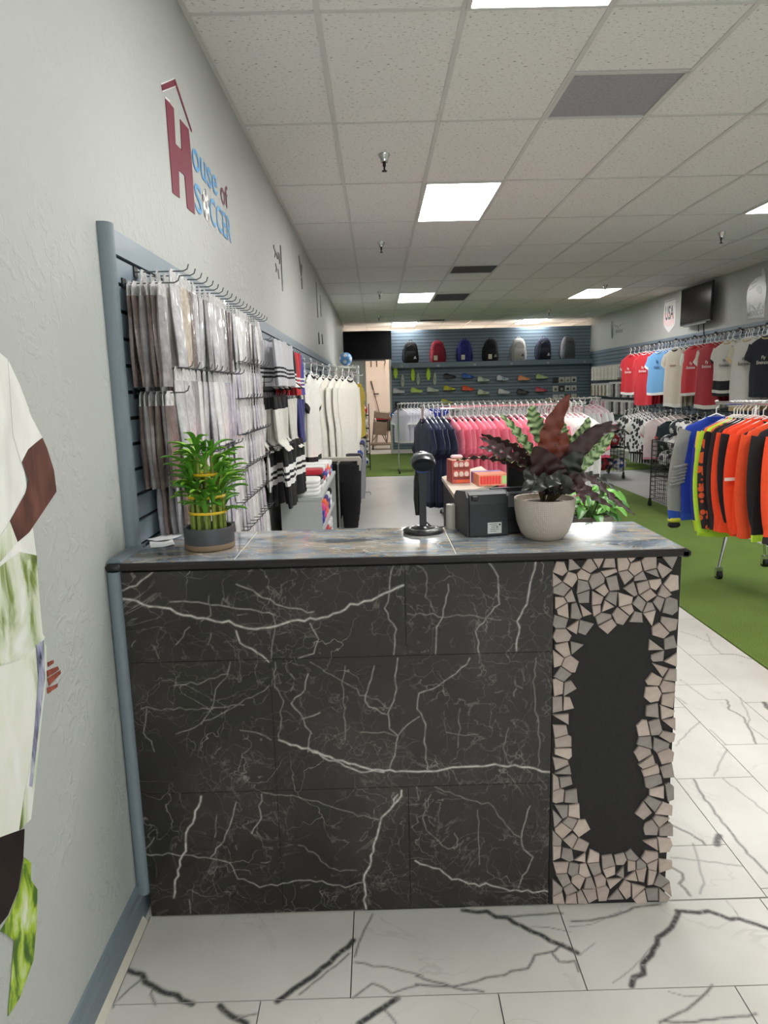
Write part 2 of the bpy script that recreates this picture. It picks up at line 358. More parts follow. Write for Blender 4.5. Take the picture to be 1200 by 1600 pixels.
# --- ceiling: tiles, tee grid
ceil = struct('ceiling', boxme('ceiling', (-.15, YF, ZC+.02), (XR+.15, 21, ZC+.16), mat('deck', (120, 120, 118), .9, var=0)))
troffers = [(2, -5), (7, -5), (2, -1), (7, -1), (2, 2), (7, 2), (2, 7), (7, 7), (2, 11), (7, 11)]
vents = [(3, 0, .5, 1.0), (3, 5, 0, .5), (3, 7, .15, .95), (3, 10, .65, .95)]
tme = boxme('ceiling_tile', (.008, .008, 0), (TW-.008, TD-.008, .015), CEILT)
for i in range(0, 10):
    for j in range(-6, 15):
        x0, y0 = TX0+i*TW, TY0+j*TD
        if (i, j) in troffers: continue
        v = [q for q in vents if q[:2] == (i, j)]
        x1 = min(x0+TW, XR); xa = max(x0, 0)
        if x1-xa < .05: continue
        if v:
            for a, b in ((0, v[0][2]), (v[0][3], 1)):
                if b-a > .05: new('ceiling_tile', boxme('ceiling_tile', (.004, .004, 0), (TW-.004, (b-a)*TD-.004, .015), CEILT), ceil, (x0, y0+a*TD, ZC))
        elif xa != x0 or x1 != x0+TW:
            new('ceiling_tile', boxme('ceiling_tile', (.004, .004, 0), (x1-xa-.004, TD-.004, .015), CEILT), ceil, (xa, y0, ZC))
        else: new('ceiling_tile', tme, ceil, (x0, y0, ZC+random.uniform(0, .002)))
lb = boxme('grid_bar', (-.0125, YF, -.006), (.0125, 20.6, .016), GRID)
for i in range(1, 10): new('grid_bar', lb, ceil, (TX0+i*TW, 0, ZC))
cb = boxme('grid_bar', (0, -.011, -.004), (XR, .011, .014), GRID)
for j in range(-5, 15): new('grid_bar', cb, ceil, (0, TY0+j*TD, ZC))
for (x, w_) in ((0.011, .022), (XR-.011, .022)):
    new('grid_bar', boxme('grid_bar', (-w_/2, YF, -.006), (w_/2, 20.6, .016), GRID), ceil, (x, 0, ZC))
fr = MB()
for c, d in (((TW/2, .012, -.006), (TW-.02, .02, .012)), ((TW/2, TD-.012, -.006), (TW-.02, .02, .012)), ((.014, TD/2, -.006), (.02, TD-.02, .012)), ((TW-.014, TD/2, -.006), (.02, TD-.02, .012))): fr.box(c, d)
fr = fr.mesh('frame', GRID); dif = boxme('diffuser', (.022, .02, -.004), (TW-.022, TD-.02, .012), EMIT)
where = {-5: 'by the shop front windows', -1: 'right above the sales counter', 2: 'between the counter and the pink shirt rack', 7: 'over the middle of the shop floor', 11: 'over the top of the blue-grey back wall'}
for (i, j) in troffers:
    side = 'shop-name side' if i == 2 else 'crest wall side'
    thing('ceiling_light', 'rectangular ceiling light %s, %s' % (where[j], side), 'ceiling light', None, (TX0+i*TW, TY0+j*TD, ZC), parts=[('frame', fr), ('diffuser', dif)])
VG = mat('vent_grey', (140, 140, 144), .6, var=.04)
for k, (i, j, a, b) in enumerate(vents):
    L = (b-a)*TD; f = MB()
    for c, d in (((TW/2, .012, -.004), (TW-.02, .022, .01)), ((TW/2, L-.012, -.004), (TW-.02, .022, .01)), ((.014, L/2, -.004), (.02, L-.02, .01)), ((TW-.014, L/2, -.004), (.02, L-.02, .01))): f.box(c, d)
    g = boxme('grille', (.02, .02, .0), (TW-.02, L-.02, .01), VG); s_ = MB()
    for q in range(int(L/.03)): s_.box((TW/2, .035+q*.03, -.001), (TW-.05, .004, .006), rx=.5)
    if k: s_ = s_.mesh('louvre', mat('vent_dark', (84, 84, 86), .6, var=.03))
    else: s_ = MB().box((TW/2, L/2, -.0005), (TW-.05, L-.05, .001)).mesh('filter_mesh', mat('vent_mesh', (160, 158, 165), .8, var=.12, scale=60))
    thing('air_vent', ['large grey return air grille in the ceiling near the sales counter', 'slim dark ceiling vent past the light panel by the pink rack', 'dark louvred ceiling vent beside the middle light panel', 'thin dark ceiling vent close to the back wall'][k], 'air vent', None, (TX0+i*TW, TY0+j*TD+a*TD, ZC),
          parts=[('frame', f.mesh('frame', GRID)), ('grille', g), ('louvre' if k else 'filter_mesh', s_)])
esc = MB().lathe([(.04, 0), (.038, -.012), (.026, -.03), (.024, -.05), (.012, -.052)], 14).mesh('escutcheon', CHROME, True)
hd = MB().lathe([(.011, -.05), (.011, -.075), (.006, -.08), (.006, -.10), (.018, -.103), (.018, -.108), (.002, -.109)], 10).mesh('sprinkler_head', BLKMETAL, True)
for k, (x, yy) in enumerate([(.84, 4.96), (.84, 7.74), (.84, 11.5), (.84, 15.1), (4.42, 7.67), (4.39, 11.35), (4.35, 14.8)]):
    lab = ['near the shop-name sign', 'near the small wall lettering', 'level with the hanging jerseys of the left wall', 'near the television over the doorway', 'opposite the large crest on the wall', 'under the light panel over the ball bins', 'near the backpacks'][k]
    thing('fire_sprinkler', 'chrome ceiling sprinkler with black head, ' + lab, 'sprinkler', None, (x, yy, ZC-.001), parts=[('escutcheon', esc), ('sprinkler_head', hd)])

# store room lamp
lp = MB().lathe([(.05, .0), (.11, -.03), (.16, -.10), (.165, -.11)], 20, caps=False).mesh('lamp_shade', mat('lamp_shade', (200, 190, 170), .4, var=0), True)
bl = bpy.data.materials.new('warm_bulb'); bl.use_nodes = True
_q = bl.node_tree.nodes['Principled BSDF']; _q.inputs['Emission Color'].default_value = (1, .77, .60, 1); _q.inputs['Emission Strength'].default_value = 190
bulb = MB().lathe([(.005, -.16), (.03, -.14), (.04, -.11), (.03, -.07), (.015, -.04)], 14).mesh('bulb', bl, True)
for k, x in enumerate((1.0, 3.2, 5.2)):
    thing('store_room_lamp', ['warm bulb in the store room near the doorway', 'warm bulb at the middle of the store room', 'warm bulb at the far corner of the store room'][k], 'lamp', None, (x, 19.0, 2.35), (math.pi, 0, 0), 'store room lamps', parts=[('bulb', bulb), ('arm', MB().tube([(0, 0, -.05), (0, 0, .1), (0, -1.6, .1)], .012).mesh('arm', BLKMETAL))])

# ================================================================== SLATWALL
def slatwall(name, label, axis, a0, a1, z0, z1, pos, face, m, seam=2.44):
    """axis 'y': panel on a side wall at x=pos facing face(+1/-1); axis 'x': on the back wall"""
    n = max(1, round((a1-a0)/seam)); L = (a1-a0)/n; P = .0762
    for k in range(n):
        b0, b1 = a0+k*L, a0+(k+1)*L; o = thing(name, label + ('' if n == 1 else [', first panel from the shop front', ', second panel from the shop front', ', third panel from the shop front', ', fourth panel from the shop front', ', fifth panel from the shop front', ', sixth panel'][k] if axis == 'y' else [', panel by the doorway', ', panel by the corner'][k]), 'wall panel')
        def bx(nm, d0, d1, e0, e1, za, zb, mm):
            lo, hi = sorted((pos+face*d0, pos+face*d1))
            if axis == 'y': me = boxme(nm, (lo, e0, za), (hi, e1, zb), mm)
            else: me = boxme(nm, (e0, lo, za), (e1, hi, zb), mm)
            return new(nm, me, o)
        bx('backing', .001, .010, b0, b1, z0, z1, GROOVE)
        z = z1; first = True
        while z > z0+.02:
            zb = max(z0, z-P+.011) if not first else z-.078+.011
            bx('slat', .009, .020, b0+.0006, b1-.0006, zb, z, m); z = zb-.011; first = False
    return o
slatwall('slatwall_panel', 'blue-grey slatwall panel on the wall with the shop name', 'y', 2.035, 12.0, .78, 2.0, 0, 1, SLAT)
slatwall('slatwall_panel', 'blue-grey slatwall panel under the wall with crest decals', 'y', 6.2, YB, .45, 2.31, XR, -1, SLATB, 2.7)
slatwall('slatwall_panel', 'dark blue-grey slatwall panel of the back wall', 'x', DX1+.01, XR-.02, .1, PT-.01, YB, -1, SLATB, 2.44)
tr = MB().loft([[(.0, 2.0, z), (.018, 2.0, z), (.030, 2.008, z), (.034, 2.02, z), (.034, 2.036, z), (0, 2.036, z)] for z in (1.09, 2.005)])
thing('corner_trim', 'rounded blue-grey vertical trim at the front end of the slatwall', 'trim', tr.mesh('corner_trim', TRIM, True))

# ================================================================== SALES COUNTER
CY, CX0, CX1, CZ, CYB = 1.845, .035, 1.572, 1.078, 2.245
ctr = thing('sales_counter', 'black marble tiled sales counter with a stone mosaic frame at one end', 'counter', None, (0, 0, 0))
BLK = mat('black_board', (22, 22, 23), .5, var=.08)
new('carcass', boxme('carcass', (CX0, CY+.011, 0), (CX1-.008, CYB-.01, CZ-.012), BLK), ctr)
rv = random.Random(11); _cv = []
def cvp(wd, st, *polys):
    for p in polys:
        q = [ony(150+x/1.644, 840+yy/1.644, CY) for x, yy in p]
        _cv.append((jitter([(a[0], a[2]) for a in q], .0028, .016, rv), wd*.72, st))
cvp(.0036, 1., [(55,150),(120,170),(190,185),(260,208),(340,220),(410,235),(460,228),(520,212),(580,205),(640,185),(690,165),(740,145),(790,122)],
    [(470,520),(530,540),(600,565),(680,590),(740,600),(830,602),(930,592),(1040,585),(1110,592),(1165,602)],
    [(785,650),(765,685),(735,720),(715,780),(705,830),(690,880),(690,930),(695,960)], [(270,665),(260,705),(235,745),(230,790),(215,830),(205,880),(200,925)])
cvp(.003, .8, [(50,150),(100,120),(165,75)], [(1135,45),(1120,100),(1105,170),(1085,215),(1080,290)], [(820,830),(880,855),(930,880),(1000,895),(1080,905),(1165,910)],
    [(550,545),(600,570),(680,600),(740,603)], [(765,685),(775,660)], [(360,240),(370,270),(430,300),(445,320)])
cvp(.0024, .5, [(190,165),(280,170),(380,180),(460,200)], [(360,120),(430,150),(480,180),(560,190)], [(765,55),(755,120),(745,180),(770,235),(765,300)], [(905,120),(900,170),(875,230),(872,300)],
    [(775,310),(770,370),(765,420),(750,450),(755,490),(775,510),(770,560),(755,590)], [(960,310),(940,340),(880,380),(830,400),(825,440),(850,480),(845,540),(850,600)],
    [(545,350),(535,390),(505,425),(530,465),(550,500),(545,550)], [(715,330),(705,380),(690,420),(700,440),(750,455)], [(125,812),(200,815),(280,820),(345,835),(365,875),(420,895),(480,890),(520,880),(580,885),(640,897),(690,885)],
    [(425,660),(420,720),(400,760)], [(360,680),(350,730),(320,790),(295,820)], [(1115,690),(1100,740),(1090,790),(1120,820),(1100,870),(1085,900)], [(240,930),(243,965)], [(530,465),(560,460),(575,450)], [(775,510),(800,480),(830,460)], [(550,220),(570,260),(560,300),(520,310)], [(1005,60),(1030,100),(1035,170),(975,240),(985,300)])
cvp(.002, .32, [(815,60),(850,90),(850,150),(870,190)], [(800,195),(880,205),(960,200),(1040,212)], [(240,230),(205,275)], [(640,330),(635,390),(640,440),(640,520)], [(550,320),(620,360),(680,400),(760,440)],
    [(1130,310),(1125,370),(1130,430),(1140,520),(1135,590)], [(1060,490),(1050,540),(1060,580)], [(935,440),(932,490),(930,540)], [(115,440),(200,440),(290,438),(380,430)], [(205,505),(280,475),(340,440),(400,410),(445,380)],
    [(345,320),(335,360),(310,390),(295,440),(270,480)], [(200,380),(260,375),(340,350)], [(130,440),(125,500),(150,550)], [(370,495),(420,505),(450,520)], [(310,715),(305,770)], [(430,655),(520,665),(600,690),(660,710),(730,725)],
    [(520,790),(570,820),(600,850),(670,855)], [(860,660),(840,720),(850,750),(890,790),(905,800)], [(870,640),(950,670),(1020,690),(1050,740),(1090,770)], [(980,700),(985,760),(985,840)], [(920,760),(925,790),(905,800)],
    [(290,150),(295,200),(270,215)], [(455,200),(460,240),(445,320)], [(460,320),(460,380),(480,420),(470,520)], [(680,500),(740,500),(770,510)], [(900,500),(980,505)], [(150,770),(120,810)])
def rr_(n, x0, x1, y0, y1, seed):
    q = random.Random(seed)
    for _ in range(n):
        x, yy = q.uniform(x0, x1), q.uniform(y0, y1); a = q.uniform(0, 6.28); L = q.uniform(10, 34)
        cvp(.0018, q.uniform(.08, .32), [(x, yy), (x+L*.5*math.cos(a)+q.gauss(0, 4), yy+L*.5*math.sin(a)), (x+L*math.cos(a), yy+L*math.sin(a))])
rr_(16, 450, 520, 315, 400, 1); rr_(12, 810, 855, 645, 720, 2); rr_(18, 60, 1160, 60, 940, 3); rr_(10, 1080, 1160, 310, 560, 4); rr_(10, 100, 400, 150, 320, 5)
SX = 1.222                                      # where the stone mosaic begins
def ctile(x0, x1, z0, z1):
    g = .0007
    me = tile_mesh('marble_tile', x0+g, x1-g, z0+g, z1-g, .0021, _cv, lambda u, v, d: (u, CY+d, v), .011, BLACKM); new('marble_tile', me, ctr)
for (x0, x1, z0, z1) in [(CX0, .812, .802, 1.062), (.812, SX, .802, 1.062), (CX0, .43, .402, .802), (.43, SX, .402, .802), (CX0, .43, .004, .402), (.43, .81, .004, .402), (.81, SX, .004, .402)]:
    ctile(x0, x1, z0, z1)
DARKG = mat('mosaic_ground', (23, 21, 21), .75, var=.2, scale=40, bump=.3, bscale=120)
new('mosaic_ground', boxme('mosaic_ground', (SX+.002, CY+.002, .003), (CX1-.004, CY+.012, 1.062), DARKG), ctr)
new('side_panel', boxme('side_panel', (CX1-.009, CY+.003, .003), (CX1, CYB-.008, 1.066), DARKG), ctr)
# top tiles, edge strips, wall-side trims
def toptile(x0, x1):
    new('top_tile', MB().bbox(((x0+x1)/2, (CY+.004+CYB)/2, CZ+.0045), (x1-x0-.003, CYB-CY-.006, .011), .0015).mesh('top_tile', BLUEM), ctr)
for x0, x1 in [(CX0+.004, .345), (.345, .955), (.955, CX1+.012)]: toptile(x0, x1)
new('tile_joint', boxme('tile_joint', (CX0+.01, CY+.008, CZ-.011), (CX1+.008, CYB-.006, CZ+.008), mat('pale_joint', (205, 200, 186), .7, var=0)), ctr)
EDGE = mat('dark_edge', (40, 36, 36), .3, .4, var=.05)
new('edge_strip', MB().loft([[(x, CY+.012, CZ-.012), (x, CY-.004, CZ-.012), (x, CY-.010, CZ-.008), (x, CY-.010, CZ+.003), (x, CY-.004, CZ+.009), (x, CY+.012, CZ+.009)] for x in (CX0-.004, CX1+.014)]).mesh('edge_strip', EDGE), ctr)
new('edge_strip', MB().loft([[(CX1, yy, CZ-.012), (CX1+.012, yy, CZ-.012), (CX1+.020, yy, CZ-.006), (CX1+.020, yy, CZ+.003), (CX1+.012, yy, CZ+.009), (CX1, yy, CZ+.009)] for yy in (CY-.010, CYB)]).mesh('edge_strip', EDGE), ctr)
def qr(x, r, n=6): return [(x, 0), ] + [(x+r*math.sin(a), r*(1-math.cos(a))) for a in np.linspace(0, math.pi/2, n)]
vt = MB().loft([[(.001, CY+.012, z), (.001, CY-.004, z), (.010, CY-.013, z), (.024, CY-.015, z), (.034, CY-.010, z), (.037, CY+.0, z), (.037, CY+.012, z)] for z in (.085, 1.065)])
new('wall_side_trim', vt.mesh('wall_side_trim', TRIM, True), ctr)
ht = MB().loft([[(.001, yy, CZ-.01), (.001, yy, CZ+.012), (.014, yy, CZ+.024), (.03, yy, CZ+.022), (.042, yy, CZ+.012), (.042, yy, CZ-.01)] for yy in (CY+.002, 2.03)])
new('wall_side_trim', ht.mesh('wall_side_trim', TRIM, True), ctr)
new('trim_cap', MB().bbox((.022, CY-.002, CZ-.001), (.044, .026, .022), .007).mesh('trim_cap', BLKPLAST, True), ctr)

# --- mosaic stones (centres read off the face, cells grown around them)
SEEDS = [(95,135),(147,115),(250,90),(215,112),(300,105),(355,108),(390,88),(465,110),(550,92),(78,175),(130,172),(190,155),(245,180),(300,137),(400,125),(365,160),(430,168),(475,150),(525,132),(100,212),(180,205),(270,215),(312,190),(390,215),(440,205),(482,193),(522,225),(560,190),
(98,270),(135,247),(195,250),(240,258),(310,250),(360,255),(425,275),(460,238),(505,270),(550,285),(115,300),(158,305),(197,295),(245,290),(283,290),(370,295),(460,290),(98,350),(275,335),(345,325),(413,335),(470,330),(545,355),(150,365),(195,372),(290,365),(100,408),(508,388),
(108,465),(155,462),(490,445),(548,442),(75,500),(135,525),(507,495),(557,508),(105,568),(510,545),(552,572),(485,590),(540,625),(78,625),(125,628),(480,650),(545,675),(82,695),(117,697),(485,722),(530,725),(95,752),(445,795),(490,785),(545,780),(92,805),(535,820),(105,850),(450,855),(510,860),(105,895),(437,900),(530,910),(90,935),(455,930),(545,970),
(105,970),(470,970),(70,1020),(110,1015),(480,1012),(500,1060),(540,1060),(92,1075),(140,1080),(480,1105),(440,1135),(525,1135),(105,1135),(150,1138),(68,1170),(135,1185),(515,1180),(180,1210),(475,1210),(535,1220),(108,1222),(75,1255),(135,1265),(470,1280),(525,1275),(175,1285),(75,1310),(125,1320),(180,1330),(230,1330),(390,1322),(345,1340),(290,1350),(465,1325),
(100,1370),(145,1378),(195,1385),(235,1372),(300,1385),(345,1385),(385,1365),(428,1365),(480,1360),(525,1365),(105,1425),(170,1430),(130,1465),(215,1440),(255,1430),(270,1475),(320,1435),(365,1465),(395,1410),(435,1400),(470,1410),(510,1430),(535,1465),(75,1455),(185,1500),(215,1485),(95,1500),(140,1505),(325,1490),(410,1465),(430,1490),(480,1480),(520,1480)]
GHOST = [(230,420),(225,470),(205,530),(190,600),(180,680),(178,760),(178,850),(178,930),(180,1000),(205,1060),(215,1120),(240,1180),(250,1240),(250,1290),(235,410),(330,415),(385,395),(435,395),(430,440),(425,500),(440,545),(405,600),(400,660),(405,720),(370,800),(365,860),(370,920),(385,980),(400,1020),(370,1120),(400,1190),(400,1250),(275,1295),(320,1285),(360,1275),(420,1295)]
def clip(poly, p, n):
    out = []
    for i in range(len(poly)):
        a, b = poly[i], poly[(i+1) % len(poly)]; da, db = (a-p) @ n, (b-p) @ n
        if da <= 0: out.append(a)
        if da*db < 0: out.append(a+(b-a)*da/(da-db))
    return out
STONES = [mat('stone_%d' % k, c, .75, var=.16, scale=26, bump=.25, bscale=60) for k, c in enumerate([(176,160,149), (162,149,140), (186,170,159), (150,140,133), (170,153,144), (140,132,127)])]
allp = [np.array(q, float) for q in SEEDS+GHOST]; sr = random.Random(5); pw_ = [sr.uniform(-330, 330) for _ in allp]; jx = [np.array([sr.gauss(0, 4), sr.gauss(0, 4)]) for _ in allp]
for k in range(len(SEEDS)):
    c = allp[k]; R_ = 40
    a0 = sr.uniform(0, 6.28)
    poly = [c+R_*np.array([math.cos(a0+t), math.sin(a0+t)]) for t in np.arange(6)*math.pi/3]
    for j, q in enumerate(allp):
        d = q-c; L = np.linalg.norm(d)
        if j == k or L > 130: continue
        jn = np.array([-d[1], d[0]])/L*sr.gauss(0, .22); n = d/L+jn; n /= np.linalg.norm(n)
        n2 = d/L if j < k else n
        poly = clip(poly, c+d*min(.8, max(.2, .5+(pw_[k]-pw_[j])/(2*L*L)))-d/L*2.4, d/L)
        if len(poly) < 3: break
    for p, n in (((62, 0), (-1, 0)), ((588-(c[1]-70)*.0225, 0), (1, 0)), ((0, 72), (0, -1)), ((0, 1522), (0, 1))):
        if len(poly) >= 3: poly = clip(poly, np.array(p, float), np.array(n, float))
    if len(poly) < 3: continue
    # drop tiny edges so stones read angular
    pp = [poly[0]]
    for q in poly[1:]:
        if np.linalg.norm(q-pp[-1]) > 13: pp.append(q)
    if np.linalg.norm(pp[0]-pp[-1]) <= 13: pp.pop()
    if len(pp) < 3: continue
    goal = sr.choice([4, 4, 5, 5, 6, 3]) if len(pp) > 3 else 3
    while len(pp) > goal:
        ar = [abs(np.cross(pp[i-1]-pp[i], pp[(i+1) % len(pp)]-pp[i])) for i in range(len(pp))]; pp.pop(int(np.argmin(ar)))
    cc = sum(pp)/len(pp); pp = [cc+(q-cc)*1.03 for q in pp]
    w = [ony(840+x/2.667, 840+yy/2.667, CY) for x, yy in pp]; wc = ony(840+cc[0]/2.667, 840+cc[1]/2.667, CY)
    loc = np.array([wc[0], CY+.002, wc[2]]); h = sr.uniform(.0055, .008)
    r0 = [(q[0]-wc[0], .001, q[2]-wc[2]) for q in w]; r1 = [(x, -h+.002, z) for x, _, z in r0]; r2 = [(x*.93, -h, z*.93) for x, _, z in r0]
    new('stone', MB().loft([r0, r1, r2]).mesh('stone', sr.choice(STONES)), ctr, loc)

# ================================================================== WALL GRAPHICS
def text_mesh(name, body, m, place, u0, u1, v0, v1, bold=0.0):
    """lettering stretched to a rectangle on a wall; place(u, v, d) -> xyz"""
    cu = bpy.data.curves.new(name, 'FONT'); cu.body = body; cu.extrude = .0; cu.offset = bold; cu.resolution_u = 3; cu.align_x = 'CENTER'
    t = bpy.data.objects.new(name, cu); COLL.objects.link(t)
    dg = bpy.context.evaluated_depsgraph_get(); dg.update()
    me = bpy.data.meshes.new_from_object(t.evaluated_get(dg)); bpy.data.objects.remove(t)
    P = np.array([v.co[:] for v in me.vertices]); lo, hi = P.min(0), P.max(0)
    for v in me.vertices:
        a = (v.co.x-lo[0])/(hi[0]-lo[0]); b = (v.co.y-lo[1])/(hi[1]-lo[1]); v.co = place(u0+(u1-u0)*a, v0+(v1-v0)*b)
    me.materials.clear(); me.materials.append(m); me.update(); return me
LW = lambda d: (lambda u, v: Vector((d, u, v)))            # left wall: u = y
RW = lambda d: (lambda u, v: Vector((XR-d, -u, v)))        # right wall: u = -y
def flat(polys, m, mapf, th):
    b = MB()
    for p in polys:
        q = [mapf(x, y) for x, y in p]; b.prism(q, th)
    return b.mesh('print', m)
MAROON, SKY = mat('vinyl_maroon', (116, 30, 54), .6, var=.03), mat('vinyl_sky', (96, 164, 220), .6, var=.03)
VBLK, VWHT = mat('vinyl_black', (45, 45, 58), .3, var=.03), mat('vinyl_white', (232, 232, 230), .3, var=.02)
c3 = lambda d: (lambda x, y: onx(220+x/3.529, 90+y/3.529, d))
sign = thing('shop_sign', 'maroon and sky-blue shop-name lettering with a house-roofed letter H on the wall', 'wall sign')
H_ = [(133,220),(180,280),(190,475),(225,512),(215,340),(262,395),(278,560),(297,865),(255,830),(240,650),(208,620),(213,775),(175,745)]
new('letter_h', flat([H_], MAROON, c3(.001), (.002, 0, 0)), sign)
new('roof_mark', flat([[(112,150),(180,118),(188,155),(118,183)], [(180,118),(188,118),(280,400),(278,412)]], MAROON, c3(.001), (.002, 0, 0)), sign)
new('roof_edge', flat([[(108,143),(180,112),(181,119),(111,150)], [(115,183),(190,155),(190,160),(117,190)], [(131,212),(158,238),(155,246),(133,226)]], VWHT, c3(.001), (.0025, 0, 0)), sign)
new('lettering', text_mesh('ouse', 'ouse', SKY, LW(.003), 3.137, 3.60, 2.475, 2.565, .006), sign)
new('lettering', text_mesh('of', 'of', MAROON, LW(.003), 3.675, 3.85, 2.475, 2.59, .006), sign)
new('lettering', text_mesh('S', 'S', SKY, LW(.003), 3.135, 3.255, 2.305, 2.425, .006), sign)
new('lettering', text_mesh('CCER', 'CCER', SKY, LW(.003), 3.41, 3.88, 2.315, 2.44, .006), sign)
bd = MB(); cyb, czb = 3.335, 2.375
bd.prism([(.002, cyb+.06*math.cos(a), czb+.065*math.sin(a)) for a in np.linspace(0, 2*math.pi, 20, False)], (.001, 0, 0), 0)
for a in [0]+[k*2*math.pi/5 for k in range(5)]:
    r = 0 if a == 0 and not bd.m.count(1) else .05
    bd.prism([(.0032, cyb+r*math.cos(a+.3)+.019*math.cos(t), czb+1.08*r*math.sin(a+.3)+.019*math.sin(t)) for t in np.linspace(0, 2*math.pi, 5, False)], (.0006, 0, 0), 1)
new('ball_mark', bd.mesh('ball_mark', [VWHT, VBLK]), sign)

# small lettering and streak decals further along the wall
s2 = thing('wall_lettering', 'small dark script lettering beside a tall thin stroke on the wall past the shop name', 'wall sign')
c2 = lambda d: (lambda x, y: onx(415+x/9.409, 370+y/9.409, d))
new('stroke', flat([[(208,125),(222,125),(238,420),(258,800),(245,800),(226,420)]], VBLK, c2(.001), (.002, 0, 0)), s2)
new('script_mark', flat([[(112,120),(128,118),(125,160),(150,220),(140,300),(128,305),(140,230),(116,170)], [(155,250),(170,230),(185,330),(170,330)], [(185,220),(200,250),(215,400),(200,400)], [(140,385),(150,390),(165,450),(160,520),(148,515),(152,455)], [(175,470),(190,480),(205,620),(195,620)]], VBLK, c2(.001), (.002, 0, 0)), s2)
for k, (p, lab) in enumerate([([[(480,280),(492,275),(515,400),(540,420),(530,590),(520,580),(505,470)], [(520,600),(535,600),(545,770),(530,770)]], 'dark red figure-like decal high on the wall past the small lettering'),
        ([[(736,665),(750,665),(765,960),(775,1190),(762,1190),(750,960)], [(770,1400),(785,1400),(798,1580),(780,1580)]], 'tall thin dark decal on the wall, nearer of a close pair'),
        ([[(795,860),(806,860),(820,1180),(810,1180)], [(820,1430),(832,1430),(845,1580),(832,1580)]], 'tall thin dark decal on the wall, farther of a close pair')]):
    o = thing('wall_decal', lab, 'wall decal', flat(p, mat('vinyl_brown', (96, 62, 66), .12, var=.02) if k == 0 else mat('vinyl_bronze', (120, 108, 92), .12, var=.02), c2(.001), (.002, 0, 0)))
# right wall crests
rw = thing('crest_decal', 'white bird-and-scroll crest decal lettered MEXICO on the wall', 'wall decal')
c4 = lambda d: (lambda x, y: onx(1150+x/14.54, 400+y/14.54, XR-d))
new('crest_shield', flat([[(610,250),(640,300),(665,400),(675,560),(695,700),(680,900),(650,1100),(655,1180),(640,1390),(265,1410),(255,1180),(245,950),(265,780),(330,640),(430,520),(530,470),(580,460),(590,330)]], mat('vinyl_silver', (206, 208, 208), .3, var=.1, scale=25), c4(.001), (-.002, 0, 0)), rw)
new('crest_lines', flat([[(340,640),(480,560),(490,575),(350,665)], [(360,700),(470,640),(480,655),(370,720)], [(300,760),(420,700),(425,715),(305,780)], [(480,700),(560,680),(600,760),(580,860),(500,850),(450,780)], [(290,1060),(330,1130),(310,1230),(285,1240),(305,1140)], [(360,1100),(460,1210),(430,1230),(345,1140)], [(480,1190),(560,1050),(580,1070),(500,1220)], [(590,1120),(620,1130),(640,1200),(610,1190)], [(245,1440),(640,1405),(640,1415),(245,1465)]], mat('vinyl_grey', (150, 153, 153), .3, var=.05), c4(.003), (-.001, 0, 0)), rw)
new('lettering', text_mesh('MEXICO', 'MEXICO', mat('vinyl_grey', (150,153,153)), RW(.0045), -9.88, -9.47, 2.40, 2.47, .02), rw)
us = thing('crest_decal', 'shield crest decal with dark USA letters over pale red stripes on the wall', 'wall decal')
c5 = lambda d: (lambda x, y: onx(1020+x/22.86, 455+y/22.86, XR-d))
new('crest_shield', flat([[(440,340),(820,240),(810,800),(790,1150),(720,1290),(570,1480),(450,1330),(385,1180),(395,800)]], mat('vinyl_pale', (226, 224, 224), .3, var=.02), c5(.001), (-.002, 0, 0)), us)
new('stripe', flat([[(405+k*78, 800-k*12), (445+k*78, 790-k*12), (450+k*74, 1230+(60 if k in (1, 2, 3) else 0)-k*10), (412+k*74, 1210+(40 if k in (1, 2, 3) else 0)-k*10)] for k in range(5)], mat('vinyl_pink', (238, 186, 188), .3, var=.02), c5(.003), (-.001, 0, 0)), us)
new('top_bar', flat([[(455,380),(820,270),(820,285),(455,400)]], VBLK, c5(.003), (-.001, 0, 0)), us)
p0, p1 = onx(1020+465/22.86, 455+700/22.86, XR), onx(1020+770/22.86, 455+360/22.86, XR)
new('lettering', text_mesh('USA', 'USA', VBLK, RW(.0045), -p0[1], -p1[1], 2.62, 2.86, .02), us)
sg = thing('crest_decal', 'small dark bottle-shaped mark with two short words on the wall by the corner', 'wall decal')
c6 = lambda d: (lambda x, y: onx(945+x/20, 490+y/20, XR-d))
new('mark', flat([[(205,240),(262,225),(262,700),(240,780),(210,770),(195,500)]], mat('vinyl_slate', (62, 70, 84), .3, var=.03), c6(.001), (-.002, 0, 0)), sg)
new('word', flat([[(300,350),(330,340),(360,430),(340,440)], [(365,390),(395,360),(430,440),(410,460)], [(430,370),(490,340),(490,385),(440,405)], [(490,330),(590,290),(590,330),(500,380)], [(340,500),(370,500),(390,580),(340,600)], [(390,510),(450,505),(450,580),(395,590)], [(455,500),(550,490),(550,570),(455,580)], [(330,605),(550,572),(550,580),(330,620)]], mat('vinyl_word', (98, 98, 98), .3, var=.02), c6(.001), (-.002, 0, 0)), sg)

